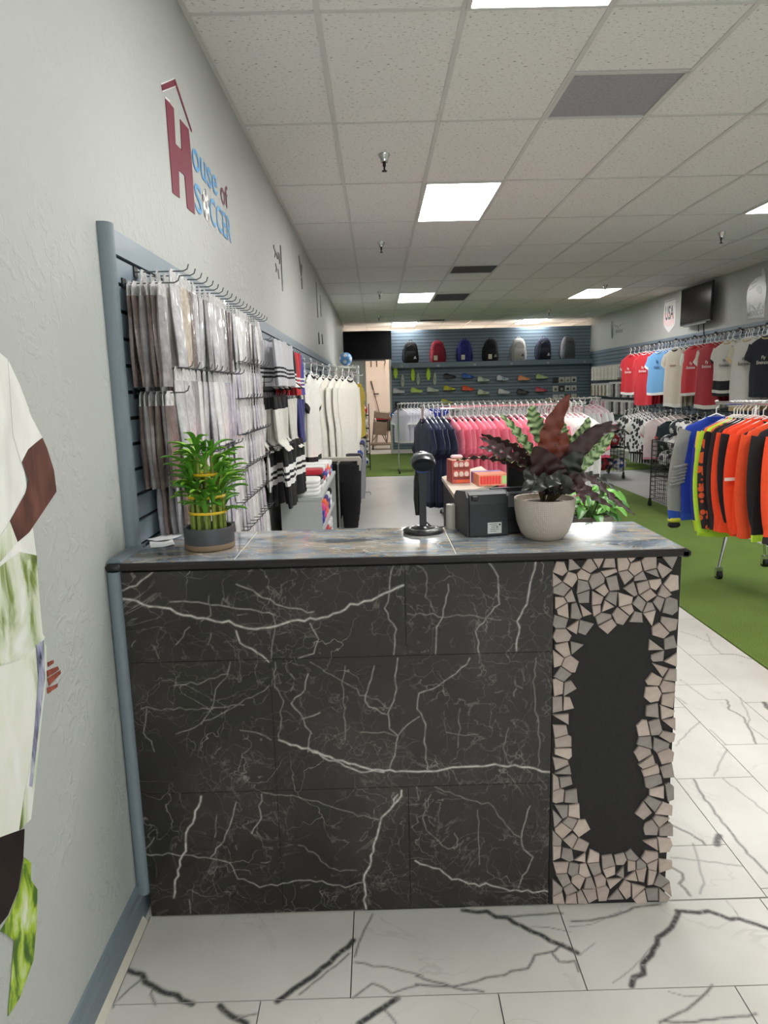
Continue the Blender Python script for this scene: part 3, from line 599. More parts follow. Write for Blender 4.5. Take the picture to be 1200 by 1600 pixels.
# --- life-size vinyl figure, cropped by the picture edge
def m_print(name, cols, sc, rot=0.6):
    m, nt, b, v = base(name)
    mp = N(nt, 'ShaderNodeMapping'); mp.inputs['Rotation'].default_value = (rot, 0, 0); mp.inputs['Scale'].default_value = (1, 2.6, 1); nt.links.new(v, mp.inputs['Vector'])
    nt.links.new(ramp(nt, noise(nt, mp.outputs['Vector'], sc, 4, .6), [(p, lin(c)) for p, c in cols]), b.inputs['Base Color']); b.inputs['Roughness'].default_value = .5; return m
PJ = m_print('print_jersey', [(.2, (214,214,210)), (.6, (236,236,232))], 6)
PG = m_print('print_green_white', [(.27, (62,74,38)), (.37, (128,142,74)), (.45, (206,212,186)), (.58, (232,233,226))], 5)
PS = m_print('print_shorts', [(.25, (140,156,92)), (.42, (226,228,214)), (.7, (238,238,234))], 4)
PA = m_print('print_skin', [(.3, (62,38,33)), (.5, (98,60,52)), (.75, (128,84,74))], 7)
PL = m_print('print_leg', [(.3, (28,20,20)), (.7, (48,34,32))], 5)
PB = m_print('print_boot', [(.3, (46,66,34)), (.45, (84,118,40)), (.55, (168,196,62)), (.7, (222,224,204))], 9)
PF = m_print('print_finger', [(.3, (118,58,46)), (.7, (170,98,80))], 20)
PV = m_print('print_stripe', [(.35, (40,42,52)), (.5, (150,150,176)), (.7, (206,206,214))], 14)
fig = thing('figure_decal', 'life-size vinyl wall print of a player in white and green kit, hand behind hip', 'wall decal')
cw = lambda d: (lambda x, y: onx(x, y, d))
def dec(nm, polys, m, d): new(nm, flat(polys, m, cw(d), (.0008, 0, 0)), fig)
dec('jersey_print', [[(-60,500),(-10,540),(0,552),(12,562),(30,600),(45,640),(36,725),(50,820),(58,880),(-60,940)]], PJ, .0008)
dec('jersey_hem_print', [[(-60,930),(0,885),(30,862),(57,868),(60,920),(66,990),(70,996),(40,1020),(0,1037),(-60,1045)]], PG, .0012)
dec('sleeve_print', [[(12,562),(25,590),(48,650),(66,684),(58,690),(44,702),(36,718),(33,724),(20,680)]], PJ, .0020)
dec('shorts_print', [[(-60,1045),(0,1037),(40,1020),(66,996),(72,1010),(72,1060),(66,1110),(62,1150),(55,1220),(48,1280),(30,1297),(0,1308),(-60,1320)]], PS, .0008)
dec('shorts_green_print', [[(72,1030),(72,1060),(66,1110),(62,1150),(55,1220),(48,1280),(30,1297),(38,1240),(52,1170),(60,1090)], [(55,1000),(69,994),(68,1002),(30,1030),(0,1040),(0,1036)]], PG, .0022)
dec('shorts_stripe_print', [[(56,1008),(68,1000),(70,1060),(60,1140),(50,1230),(45,1228),(54,1140),(60,1060)]], PV, .0026)
dec('arm_print', [[(66,684),(58,690),(44,702),(34,722),(45,750),(40,770),(15,815),(27,847),(45,832),(70,795),(88,768),(84,735),(73,700)]], PA, .0030)
dec('wristband_print', [[(15,815),(27,847),(0,878),(-30,905),(-30,860),(0,838)]], PG, .0034)
dec('finger_print', [[(74,1035),(83,1031),(84,1036),(75,1042)], [(73,1048),(90,1041),(92,1046),(74,1058)], [(74,1060),(94,1047),(95,1052),(76,1072)], [(73,1075),(90,1068),(90,1073),(74,1084)]], PF, .0008)
dec('leg_print', [[(-60,1322),(0,1308),(38,1295),(36,1340),(28,1390),(12,1430),(0,1445),(-60,1450)]], PL, .0008)
dec('boot_print', [[(38,1340),(48,1348),(48,1375),(58,1390),(57,1440),(52,1500),(30,1560),(12,1588),(18,1520),(22,1470),(10,1460),(0,1455),(15,1430),(30,1390)]], PB, .0016)

# ================================================================== TELEVISIONS
SCR = mat('tv_screen', (9, 8, 13), .2, var=0); SCR.node_tree.nodes['Principled BSDF'].inputs['Specular IOR Level'].default_value = .12
def tv(label, w, h, loc, rz, cable=None):
    b = MB().bbox((0, .02, 0), (w, .035, h), .004).mesh('housing', BLKPLAST)
    s_ = MB().box((0, 0, .006), (w-.024, .004, h-.034)).mesh('screen', SCR)
    mt = MB().box((0, .07, 0), (.3, .07, .22)).box((0, .11, 0), (.12, .03, .4)).mesh('wall_mount', BLKMETAL)
    bar = MB().box((0, .012, -h/2-.012), (w*.74, .03, .024)).mesh('lower_bar', mat('tv_bar', (112, 114, 118), .4, var=.03))
    ps = [('housing', b, (0, 0, 0), (0, 0, 0), [('screen', s_), ('lower_bar', bar)]), ('wall_mount', mt)]
    if cable: ps.append(('cable', MB().tube([(cable, .1, -h/2), (cable+.01, .11, -h/2-.2), (cable, .11, -h/2-.42)], .008, 5).tube([(cable-.18, .1, -h/2), (cable-.18, .11, -h/2-.12)], .007, 5).mesh('cable', BLKMETAL)))
    return thing('television', label, 'television', None, loc, (0, 0, rz), parts=ps)
tv('black flat television mounted on the wall between two crest decals', 1.06, .58, (XR-.14, 11.2, 2.73), -math.pi/2+.0, .1)
tv('large black television hung above the store room doorway', 1.13, .66, (.565, 16.75, 2.57), 0)

# ================================================================== ON THE COUNTER
ZT = CZ+.010
def wob(v, a, f): return a*math.sin(f*v)
# lucky bamboo
BAM = mat('bamboo_stalk', (118, 132, 46), .4, var=.25, scale=40); BNODE = mat('bamboo_node', (150, 150, 84), .5, var=.1)
LEAFG = mat('bamboo_leaf', (140, 188, 62), .45, var=.30, scale=25); LEAFD = mat('bamboo_leaf_dark', (86, 146, 44), .45, var=.25, scale=25)
bp = thing('bamboo_plant', 'lucky bamboo bundle with yellow ties in a low dark grey bowl on the counter', 'plant', None, (.243, 2.02, ZT))
pot = MB().lathe([(.058, 0), (.070, .001), (.0725, .004), (.0725, .018)], 40, mat=0, caps=True).lathe([(.0725, .018), (.0728, .062), (.071, .066), (.066, .064), (.065, .045), (.02, .044), (.001, .044)], 40, mat=1)
new('bowl', pot.mesh('bowl', [mat('pot_tan', (138, 118, 96), .6, var=.05), mat('pot_charcoal', (66, 66, 70), .5, var=.06)], True), bp)
br = random.Random(2)
def leaf_mesh(name, path, width, normal, mats, wave=0., wf=6., nseg=14, curl=.15, th=.0012, prof=None, phase=0.):
    """two-sided leaf: path of points, flat across 'side' = tangent x normal; material 0 above, 1 below"""
    P = [Vector(p) for p in path]
    def cat(t):
        x = t*(len(P)-1); k = min(int(x), len(P)-2); u = x-k
        p0, p1, p2, p3 = P[max(k-1, 0)], P[k], P[k+1], P[min(k+2, len(P)-1)]
        return .5*((2*p1)+(p2-p0)*u+(2*p0-5*p1+4*p2-p3)*u*u+(3*p1-p0-3*p2+p3)*u**3)
    b = MB(); top = []; bot = []; nc = 5
    for k in range(nseg+1):
        t = k/nseg; p = cat(t); tg = (cat(min(1, t+.02))-cat(max(0, t-.02))).normalized()
        n = Vector(normal); n = (n-tg*n.dot(tg)).normalized(); sd = tg.cross(n)
        w = width*(1+.5*wave*math.sin(wf*2*math.pi*t+phase))*(prof(t) if prof else max(.03, math.sin(math.pi*min(1, t*.92+.06))**.8))
        for c in range(nc):
            s = (c/(nc-1)-.5)*2
            off = sd*w*.5*s + n*(curl*w*abs(s)**1.5 + wave*w*abs(s)**2*math.sin(wf*2*math.pi*t+(0 if s > 0 else 2.4)+phase))
            top.append(p+off); bot.append(p+off-n*th)
    m = nc; fs = []
    for k in range(nseg):
        for c in range(nc-1): fs.append((k*m+c, k*m+c+1, (k+1)*m+c+1, (k+1)*m+c))
    b.add(top, fs, 0); b.add(bot, [tuple(reversed(q)) for q in fs], 1)
    me = bpy.data.meshes.new(name); me.from_pydata(b.v, [], b.f)
    for q in mats: me.materials.append(q)
    me.polygons.foreach_set('material_index', b.m); me.polygons.foreach_set('use_smooth', [True]*len(b.f))
    for nm, fn in (('leaf_t', lambda k, c: k/nseg), ('leaf_s', lambda k, c: abs(c/(nc-1)-.5)*2)):
        at = me.attributes.new(nm, 'FLOAT', 'POINT'); at.data.foreach_set('value', [fn(k, c) for k in range(nseg+1) for c in range(nc)]*2)
    me.update(); return me
stalks = []
for ring, (n, r) in enumerate(((13, .046), (8, .028))):
    for k in range(n):
        a = 2*math.pi*k/n+ring*.3; x, yy = r*math.cos(a), r*math.sin(a); hgt = br.uniform(.14, .22)+ring*br.uniform(.02, .09)
        s_ = MB(); prof_ = []
        z = .03
        while z < hgt: prof_ += [(.0062, z), (.0068, z+.002), (.0062, z+.004)]; z += .032
        s_.lathe(prof_+[(.0055, hgt), (.001, hgt+.003)], 8, (x, yy, 0)); st = new('stalk', s_.mesh('stalk', BAM, True), bp); stalks.append((x, yy, hgt, a, ring))
for z in (.108, .155, .218):
    r = .054 if z < .2 else .034
    new('tie', MB().lathe([(r, z-.004), (r+.0015, z), (r, z+.004), (r-.002, z)], 30, caps=False).mesh('tie', mat('yellow_tie', (226, 190, 40), .3, var=.04)), bp)
for (x, yy, hgt, a, ring) in stalks:
    for q in range(7):
        aa = a+br.uniform(-1.6, 1.6); L = br.uniform(.045, .085); up = br.uniform(.35, 1.35); z0 = hgt-.009*q+.004
        d = Vector((math.cos(aa), math.sin(aa), 0)); p0 = Vector((x, yy, z0))
        path = [p0, p0+d*L*.25+Vector((0, 0, L*.45*up)), p0+d*L*.55+Vector((0, 0, L*.62*up)), p0+d*L*.85+Vector((0, 0, L*(.72*up-.05))), p0+d*L*(1.0+.05)+Vector((0, 0, L*(.76*up-.1)))]
        new('leaf', leaf_mesh('leaf', path, .019, (-d.x*.5, -d.y*.5, 1), [br.choice([LEAFG, LEAFG, LEAFD]), LEAFD], nseg=8, curl=.25), bp)

# calathea in textured pot
def m_pot():
    m, nt, b, v = base('dimpled_ceramic')
    b.inputs['Base Color'].default_value = (*lin((188, 176, 164)), 1); b.inputs['Roughness'].default_value = .25
    vo = N(nt, 'ShaderNodeTexVoronoi'); vo.inputs['Scale'].default_value = 190; vo.inputs['Randomness'].default_value = .15; nt.links.new(v, vo.inputs['Vector'])
    bumpn(nt, b, vo.outputs['Distance'], .55, .004); return m
def m_calathea():
    m, nt, b, v = base('calathea_top')
    t_ = N(nt, 'ShaderNodeAttribute', attribute_name='leaf_t').outputs['Fac']; s_ = N(nt, 'ShaderNodeAttribute', attribute_name='leaf_s').outputs['Fac']
    ph_ = math_(nt, 'MULTIPLY', math_(nt, 'SUBTRACT', t_, math_(nt, 'MULTIPLY', s_, .07)), 44.)
    w = math_(nt, 'ADD', math_(nt, 'MULTIPLY', math_(nt, 'SINE', ph_), .35), math_(nt, 'SUBTRACT', .72, math_(nt, 'MULTIPLY', noise(nt, v, 40), .4)))
    c = ramp(nt, w, [(.15, lin((52, 84, 40))), (.42, lin((118, 150, 86))), (.8, lin((168, 190, 138)))])
    nt.links.new(c, b.inputs['Base Color']); b.inputs['Roughness'].default_value = .35; return m
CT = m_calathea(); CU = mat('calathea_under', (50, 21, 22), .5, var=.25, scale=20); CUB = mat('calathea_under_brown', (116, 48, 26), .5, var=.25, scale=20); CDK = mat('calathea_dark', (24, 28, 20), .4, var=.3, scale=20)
SOIL = mat('soil', (42, 31, 24), .95, var=.4, scale=80, bump=.8, bscale=120)
PX, PY = 1.237, 2.03
cal = thing('calathea_plant', 'tall wavy-leaved plant with purple leaf undersides in a pale dimpled pot', 'plant', None, (PX, PY, ZT))
pp_ = [(.045, 0), (.056, .002), (.070, .02), (.081, .05), (.0875, .085), (.0895, .118), (.089, .122), (.085, .121), (.083, .105), (.04, .104), (.001, .106)]
new('pot', MB().lathe(pp_[:9], 48).mesh('pot', m_pot(), True), cal); new('soil', MB().lathe([(.082, .098), (.06, .107), (.02, .112), (.001, .112)], 24).mesh('soil', SOIL, True), cal)
c7 = lambda x, y: (740+x/4.615, 600+y/4.615)
def cleaf(pts, width, dy0, dy1, mats, nrm=(0, -1, .35), wave=.16, wf=6, ph=0., sag=0., sub=None):
    """pts in the plant's picture crop; depth goes from PY+dy0 at the base to PY+dy1 at the tip"""
    path = []
    for i, p in enumerate(pts):
        q = ony(*c7(*p), PY+dy0+(dy1-dy0)*i/(len(pts)-1)); path.append((q[0]-PX, q[1]-PY, q[2]-ZT))
    if path[0][2] > .115:
        st = MB().tube([(path[0][0]*.15, path[0][1]*.15, .10), (path[0][0]*.6, path[0][1]*.6, (path[0][2]+.1)*.5), path[0]], .0028, 6); lf = new('leaf', leaf_mesh('leaf', path, width, nrm, mats, wave, wf, 30, .10, .0012, lambda t: max(.04, (math.sin(math.pi*min(1, (t**.85)*.93+.05))**.85)), ph), cal)
        new('stem', st.mesh('stem', mat('calathea_stem', (74, 62, 40), .5, var=.2), True), lf)
    else: lf = new('leaf', leaf_mesh('leaf', path, width, nrm, mats, wave, wf, 30, .10, .0012, lambda t: max(.04, (math.sin(math.pi*min(1, (t**.85)*.93+.05))**.85)), ph), cal)
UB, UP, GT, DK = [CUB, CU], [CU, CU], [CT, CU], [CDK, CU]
cleaf([(520,560),(540,420),(590,260),(690,75)], .060, .0, -.02, UB, wave=.13, wf=5)
cleaf([(600,640),(615,520),(640,430),(660,345)], .050, .01, .0, UB, wave=.10, wf=4)
cleaf([(640,640),(720,500),(850,380),(1000,270)], .052, -.01, .02, UP, (.2, -1, .3), .12, 6)
cleaf([(600,640),(760,470),(900,340),(1050,315)], .050, .03, .05, UP, (.2, -1, .5), .14, 6)
cleaf([(560,740),(520,640),(480,540),(435,455)], .085, -.03, -.07, UP, (0, -1, .2), .06, 4)
cleaf([(600,740),(580,660),(570,600),(560,500)], .075, -.02, -.05, UP, (.1, -1, .2), .06, 4)
cleaf([(660,720),(680,640),(720,560),(790,500)], .070, -.02, -.03, DK, (.1, -1, .3), .08, 4)
cleaf([(480,560),(390,450),(290,320),(190,215)], .030, .05, .09, GT, (0, -1, .5), .22, 7)
cleaf([(520,470),(470,340),(430,240),(415,155)], .052, .07, .09, GT, (0, -1, .3), .14, 6)
cleaf([(450,600),(330,480),(190,415),(55,362)], .032, -.02, .02, [CT, CU], (0, .6, .7), .22, 7)
cleaf([(450,640),(300,530),(170,450),(45,385)], .030, -.01, -.03, UP, (0, -.7, .6), .22, 7)
cleaf([(440,650),(260,570),(140,480),(35,455)], .026, -.03, -.05, UP, (0, -.6, .6), .22, 7)
cleaf([(450,680),(280,580),(60,535),(-125,548)], .032, -.03, -.04, [CT, CU], (0, .35, .9), .24, 9)
cleaf([(730,650),(830,550),(930,450),(1015,350)], .034, .05, .07, GT, (.1, -1, .4), .20, 7)
cleaf([(650,560),(730,430),(800,330),(830,240)], .040, .08, .1, GT, (0, -1, .4), .15, 6)
cleaf([(620,520),(650,420),(640,330),(650,270)], .040, .09, .1, GT, (0, -1, .3), .15, 5)
cleaf([(720,640),(780,500),(900,420),(1010,350)], .030, .09, .11, GT, (.2, -1, .4), .20, 7)
cleaf([(690,700),(850,690),(1020,840),(1165,945)], .030, -.02, .0, UP, (.3, -.6, .7), .26, 8)
cleaf([(680,710),(780,740),(880,820),(1000,885)], .032, -.04, -.04, UP, (.2, -.8, .6), .22, 6)
cleaf([(680,690),(820,660),(930,700),(1045,775)], .030, .0, .03, DK, (.3, -.6, .7), .24, 7)
cleaf([(650,720),(730,740),(780,800),(800,870)], .028, -.05, -.09, UP, (.3, -.9, .4), .2, 5)
cleaf([(560,790),(500,740),(440,700),(350,770)], .050, -.05, -.10, DK, (-.2, -.7, .7), .14, 5)
cleaf([(600,780),(560,730),(500,720),(420,780)], .060, -.06, -.11, DK, (0, -.7, .6), .12, 4)
cleaf([(620,790),(640,720),(600,690),(540,740)], .055, -.05, -.11, DK, (0, -.8, .5), .12, 4)
cleaf([(650,780),(700,720),(720,690),(690,650)], .060, -.04, -.06, UP, (0, -1, .3), .10, 4)
cleaf([(580,700),(560,600),(520,560),(500,480)], .070, .05, .06, DK, (0, -1, .3), .10, 4)
cleaf([(500,740),(450,680),(400,640),(380,700)], .045, -.02, -.06, DK, (0, -.8, .5), .12, 4)

# pothos on the lower desk behind the counter
POT = mat('pothos_leaf', (98, 158, 58), .4, var=.28, scale=18); POTD = mat('pothos_leaf_dark', (58, 112, 36), .4, var=.25, scale=18)
# printer, scanner, roll, papers
pr_ = thing('receipt_printer', 'black receipt printer with a white rating label facing the customer side', 'printer', None, (1.112, 2.14, ZT), (0, 0, .16))
sec = [(-.075, 0), (.075, 0), (.078, .05), (.07, .1), (.055, .122), (-.02, .14), (-.07, .137), (-.078, .12)]
def rprof(pts, x0, x1): return [[(x, p[0], p[1]) for p in pts] for x in (x0, x1)]
new('body', MB().loft(rprof([(-.062, .003), (.085, .003), (.085, .11), (.06, .128), (-.04, .138), (-.058, .12)], -.112, .018)).mesh('body', BLKPLAST), pr_)
sdc = new('side_cover', MB().loft([[(x, p[0], p[1]) for p in [(-.068, .003), (.07, .003), (.075, .10), (.05, .125), (-.035, .139), (-.06, .128), (-.066, .1)]] for x in (-.105, .0, .012)]).mesh('side_cover', mat('printer_front', (24, 25, 28), .42, var=.05)), pr_)
new('paper_cover', MB().loft(rprof([(-.05, .045), (.07, .045), (.07, .1), (.03, .122), (-.03, .118), (-.055, .085)], .02, .125)).mesh('paper_cover', mat('printer_cover', (40, 41, 45), .35, var=.05)), pr_)
new('lid_rail', MB().box((.045, -.02, .135), (.14, .018, .012)).mesh('lid_rail', BLKPLAST), pr_)
new('tray', MB().box((.07, -.01, .025), (.10, .1, .04)).mesh('tray', BLKMETAL), pr_)
new('latch', MB().bbox((-.088, -.06, .118), (.022, .016, .016), .003).mesh('latch', BLKPLAST), sdc)
lb_ = MB().box((-.028, -.0692, .026), (.044, .001, .034), 0)
for q in range(5): lb_.box((-.033+.004*(q % 2), -.0699, .038-.0055*q), (.026-.006*(q % 3), .0006, .0014), 1)
lb_.box((-.012, -.0699, .036), (.006, .0006, .005), 1).box((-.020, -.0699, .028), (.004, .0006, .004), 1)
new('rating_label', lb_.mesh('rating_label', [mat('label_white', (216, 216, 212), .5, var=.02), VBLK]), sdc)
new('printer_lid', MB().bbox((.105, .07, .175), (.09, .012, .10), .003).mesh('printer_lid', BLKPLAST), pr_)

sc = thing('barcode_scanner', 'black handheld barcode scanner resting in a tall stand on a round base', 'scanner', None, (.884, 2.16, ZT))
new('base', MB().lathe([(.058, 0), (.064, .003), (.064, .009), (.055, .013), (.04, .013), (.036, .016), (.022, .017), (.018, .022), (.001, .022)], 40).mesh('base', mat('scanner_base', (40, 40, 42), .22, var=.03), True), sc)
new('base_ring', MB().lathe([(.049, .0132), (.046, .0150), (.040, .0140)], 40, caps=False).mesh('base_ring', mat('ring_grey', (120, 120, 122), .2, .6, var=0), True), sc)
new('stand_pole', MB().loft([[(-w_, -d_, z), (w_, -d_, z), (w_, d_, z), (-w_, d_, z)] for w_, d_, z in ((.011, .009, .018), (.0105, .008, .1), (.0125, .009, .19), (.014, .010, .205))]).mesh('stand_pole', BLKPLAST), sc)
new('handle', MB().tube([(-.012, .03, .02+.03), (-.014, .032, .1), (-.012, .028, .16), (-.006, .02, .205)], [.010, .013, .014, .014], 10).mesh('handle', BLKPLAST, True), sc)
hd_ = []
for (x, z, ry, rz_) in ((-.026, .214, .008, .016), (-.03, .222, .02, .02), (-.02, .228, .034, .024), (.0, .226, .045, .024), (.02, .218, .046, .021), (.03, .212, .04, .016)): pass
hm = MB().loft([[(.001+rx*math.cos(a), y0, .228+dz+rz_*math.sin(a)) for a in np.linspace(0, 2*math.pi, 18, False)] for y0, rx, rz_, dz in ((-.052, .027, .014, -.010), (-.058, .036, .020, -.009), (-.046, .039, .024, -.004), (-.01, .037, .025, .002), (.02, .03, .024, .004), (.045, .02, .018, .0))])
shd = new('scan_head', hm.mesh('scan_head', mat('scanner_shell', (44, 45, 48), .28, var=.04), True), sc)
new('scan_window', MB().loft([[(.001+rx*math.cos(a), y0, .2185+rz_*math.sin(a)) for a in np.linspace(0, 2*math.pi, 18, False)] for y0, rx, rz_ in ((-.0595, .026, .011), (-.05, .026, .011))]).mesh('scan_window', SCR), shd)
new('scan_lip', MB().loft([[(.001+rx*math.cos(a), y0, .246+rz_*math.sin(a)) for a in np.linspace(0, 2*math.pi, 18, False)] for y0, rx, rz_ in ((-.045, .028, .006), (-.01, .030, .007), (.02, .024, .006))]).mesh('scan_lip', mat('scanner_grey', (92, 93, 96), .3, var=.03), True), shd)
new('trigger_ring', MB().lathe([(.016, .19), (.0175, .196), (.016, .202)], 16, caps=False).mesh('trigger_ring', mat('blue_ring', (62, 82, 150), .4, var=0)), sc)
new('cable', MB().tube([(.012, .0, .03), (.03, .02, .012), (.06, .04, .006), (.078, .062, .004), (.083, .074, .004), (.088, .082, .004)], .0022, 6).mesh('cable', BLKMETAL), sc)
thing('paper_roll', 'small white receipt paper roll standing on end beside the printer', 'paper roll', MB().lathe([(.006, .0), (.0165, .0), (.0165, .079), (.006, .08), (.006, .02)], 24).mesh('paper_roll', mat('paper_roll', (196, 192, 184), .8, var=.03), True), (.978, 2.205, ZT))
for k, (x, yy, rz, dz) in enumerate([(.075, 2.10, .35, 0), (.072, 2.18, -.25, .002)]):
    sh = MB()
    sh.loft([[(-.035, y_, .001+.004*(abs(y_)/.07)**2*(k+.5)), (0, y_, .002), (.035, y_, .001+.006*(y_/.07)**2), (.035, y_, .0005+.006*(y_/.07)**2), (0, y_, .0012), (-.035, y_, .0002+.004*(abs(y_)/.07)**2*(k+.5))] for y_ in np.linspace(-.07, .07, 7)])
    thing('paper_sheet', ['white curled paper slip on the counter by the slatwall trim', 'crumpled white receipt slip lying behind the bamboo bowl'][k], 'paper', sh.mesh('paper_sheet', mat('paper', (214, 214, 216), .6, var=.06)), (x, yy, ZT+dz), (0, 0, rz))
GREENBAND = cloth((96, 168, 60))
# lower desk with pothos behind the counter
dk = thing('low_desk', 'low black desk behind the tiled sales counter carrying a leafy pot', 'desk', None, (1.53, 2.58, 0))
new('desk_top', MB().bbox((0, 0, .93), (.34, .5, .03), .004).mesh('desk_top', BLK), dk)
for x, yy in ((-.14, -.22), (.14, -.22), (-.14, .22), (.14, .22)): new('leg', MB().box((x, yy, .46), (.03, .03, .92)).mesh('leg', BLKMETAL), dk)
pt = thing('pothos_plant', 'small bright green trailing plant in a grey bowl behind the counter end', 'plant', None, (1.535, 2.56, .945))
new('pot', MB().lathe([(.05, 0), (.06, .002), (.078, .04), (.088, .09), (.09, .112), (.084, .112), (.08, .09)], 32).mesh('pot', mat('pot_greige', (150, 142, 130), .4, var=.05), True), pt)
new('soil', MB().lathe([(.080, .088), (.05, .097), (.001, .099)], 20).mesh('soil', SOIL, True), pt)
pr2 = random.Random(9); heart = lambda t: max(.03, (1.25*t**.35*(1-t)**.75 if t > 0 else 0))
for k in range(34):
    a = pr2.uniform(0, 6.28); r = pr2.uniform(.02, .10); L = pr2.uniform(.05, .085); d = Vector((math.cos(a), math.sin(a), 0)); z = .11+pr2.uniform(0, .11)*(1-r*4)
    p0 = d*r+Vector((0, 0, z)); path = [p0, p0+d*L*.35+Vector((0, 0, .012)), p0+d*L*.7, p0+d*L-Vector((0, 0, .02))]
    lf = new('leaf', leaf_mesh('leaf', path, L*.85, (-d.x*.5, -d.y*.5-.4, 1), [pr2.choice([POT, POT, POTD]), POTD], .04, 1.5, 8, .12, .001, heart), pt)
    new('stem', MB().tube([d*r*.3+Vector((0, 0, .09)), d*r*.7+Vector((0, 0, (z+.1)/2+.01)), p0], .0018, 5).mesh('stem', POTD), lf)

# display desk with trading-card boxes
q0, q1, q2 = onz(690, 745, .9), onz(711, 775, .9), onz(733, 767.5, .9)
e1 = (q2-q1)/np.linalg.norm(q2-q1); e0 = (q0-q1)
cn = [q1, q1+e1*.75, q1+e1*.75+e0, q0]
dd = thing('display_desk', 'cream-topped black display desk carrying two card boxes', 'desk')
new('desk_top', MB().prism([(p[0], p[1], .874) for p in cn], (0, 0, .026)).mesh('desk_top', mat('cream_top', (226, 212, 196), .45, var=.03)), dd)
cc_ = sum(cn)/4; ins = [cc_+(p-cc_)*.94 for p in cn]
new('desk_body', MB().prism([(p[0], p[1], .0) for p in ins], (0, 0, .873)).mesh('desk_body', mat('desk_black', (26, 26, 30), .45, var=.06)), dd)
ang = math.atan2(e1[1], e1[0])
def cardbox(label, px, py, w, d, h, rz, style):
    p = onz(px, py, .9); o = thing('card_box', label, 'box', None, (p[0], p[1], .9005), (0, 0, rz)); cream = mat('box_cream', (214, 168, 140), .4, var=.1, scale=20)
    if style == 0:
        new('carton', MB().bbox((w/2, d/2, h/2), (w, d, h), .002).mesh('carton', mat('box_red', (196, 86, 78), .4, var=.12, scale=25)), o)
        b = MB(); b2 = MB()
        for i in range(3):
            for j in range(2):
                x = w*(.22+.29*i); b.prism([(x+.016*math.cos(t), -.0015, h*(.33+.42*j)+.02*math.sin(t)+.012) for t in np.linspace(0, 6.28, 9)[:-1]], (0, .001, 0)); b2.box((x, -.0012, h*(.33+.42*j)-.014), (.042, .001, .02))
        new('picture_print', b.mesh('picture_print', mat('box_pic', (226, 206, 196), .4, var=.1)), o); new('picture_shade', b2.mesh('picture_shade', mat('box_pic_dark', (138, 58, 52), .4, var=.1)), o)
        new('top_band', MB().box((w/2, d/2, h+.0006), (w*.94, d*.94, .001)).box((w*.5, d*.3, h+.0012), (w*.2, d*.9, .001), 0).mesh('top_band', cream), o)
        new('lower_band', MB().box((w*.6, -.0012, h*.09), (w*.75, .001, h*.13)).mesh('lower_band', mat('box_orange', (232, 104, 66), .4, var=.05)), o)
    else:
        new('carton', MB().bbox((w/2, d/2, h/2), (w, d, h), .002).mesh('carton', mat('box_coral', (232, 148, 118), .4, var=.08, scale=15)), o)
        new('blue_band', MB().box((w/2, d*.86, h+.0006), (w*.98, d*.24, .001)).box((-.0006, d*.86, h/2), (.001, d*.24, h*.9)).mesh('blue_band', mat('box_blue', (130, 132, 206), .4, var=.08)), o)
        f = MB()
        for k in range(7): f.box((w*.09+w*.10*k, -.0008, h*.5), (w*.085, .001, h*.72))
        new('red_print', f.mesh('red_print', mat('box_scarlet', (236, 62, 60), .4, var=.06)), o)
        new('green_print', MB().box((w*.88, -.001, h*.5), (w*.2, .001, h*.7)).mesh('green_print', mat('box_lime', (182, 214, 138), .4, var=.08)), o)
cardbox('small upright red trading-card box with round portraits on the cream desk', 706.5, 756, .125, .17, .155, .12, 0)
cardbox('wide flat coral and blue trading-card box on the cream desk', 748, 760, .20, .22, .075, .10, 1)
pk = onz(697, 741, .9)
thing('card_pack', 'small pale pink packet lying on the upright card box', 'packet', MB().bbox((0, 0, .012), (.08, .05, .024), .008).mesh('card_pack', mat('pack_pink', (240, 210, 214), .3, var=.05), True), (onz(706.5,756,.9)[0]+.045, onz(706.5,756,.9)[1]+.13, .9005+.1585))

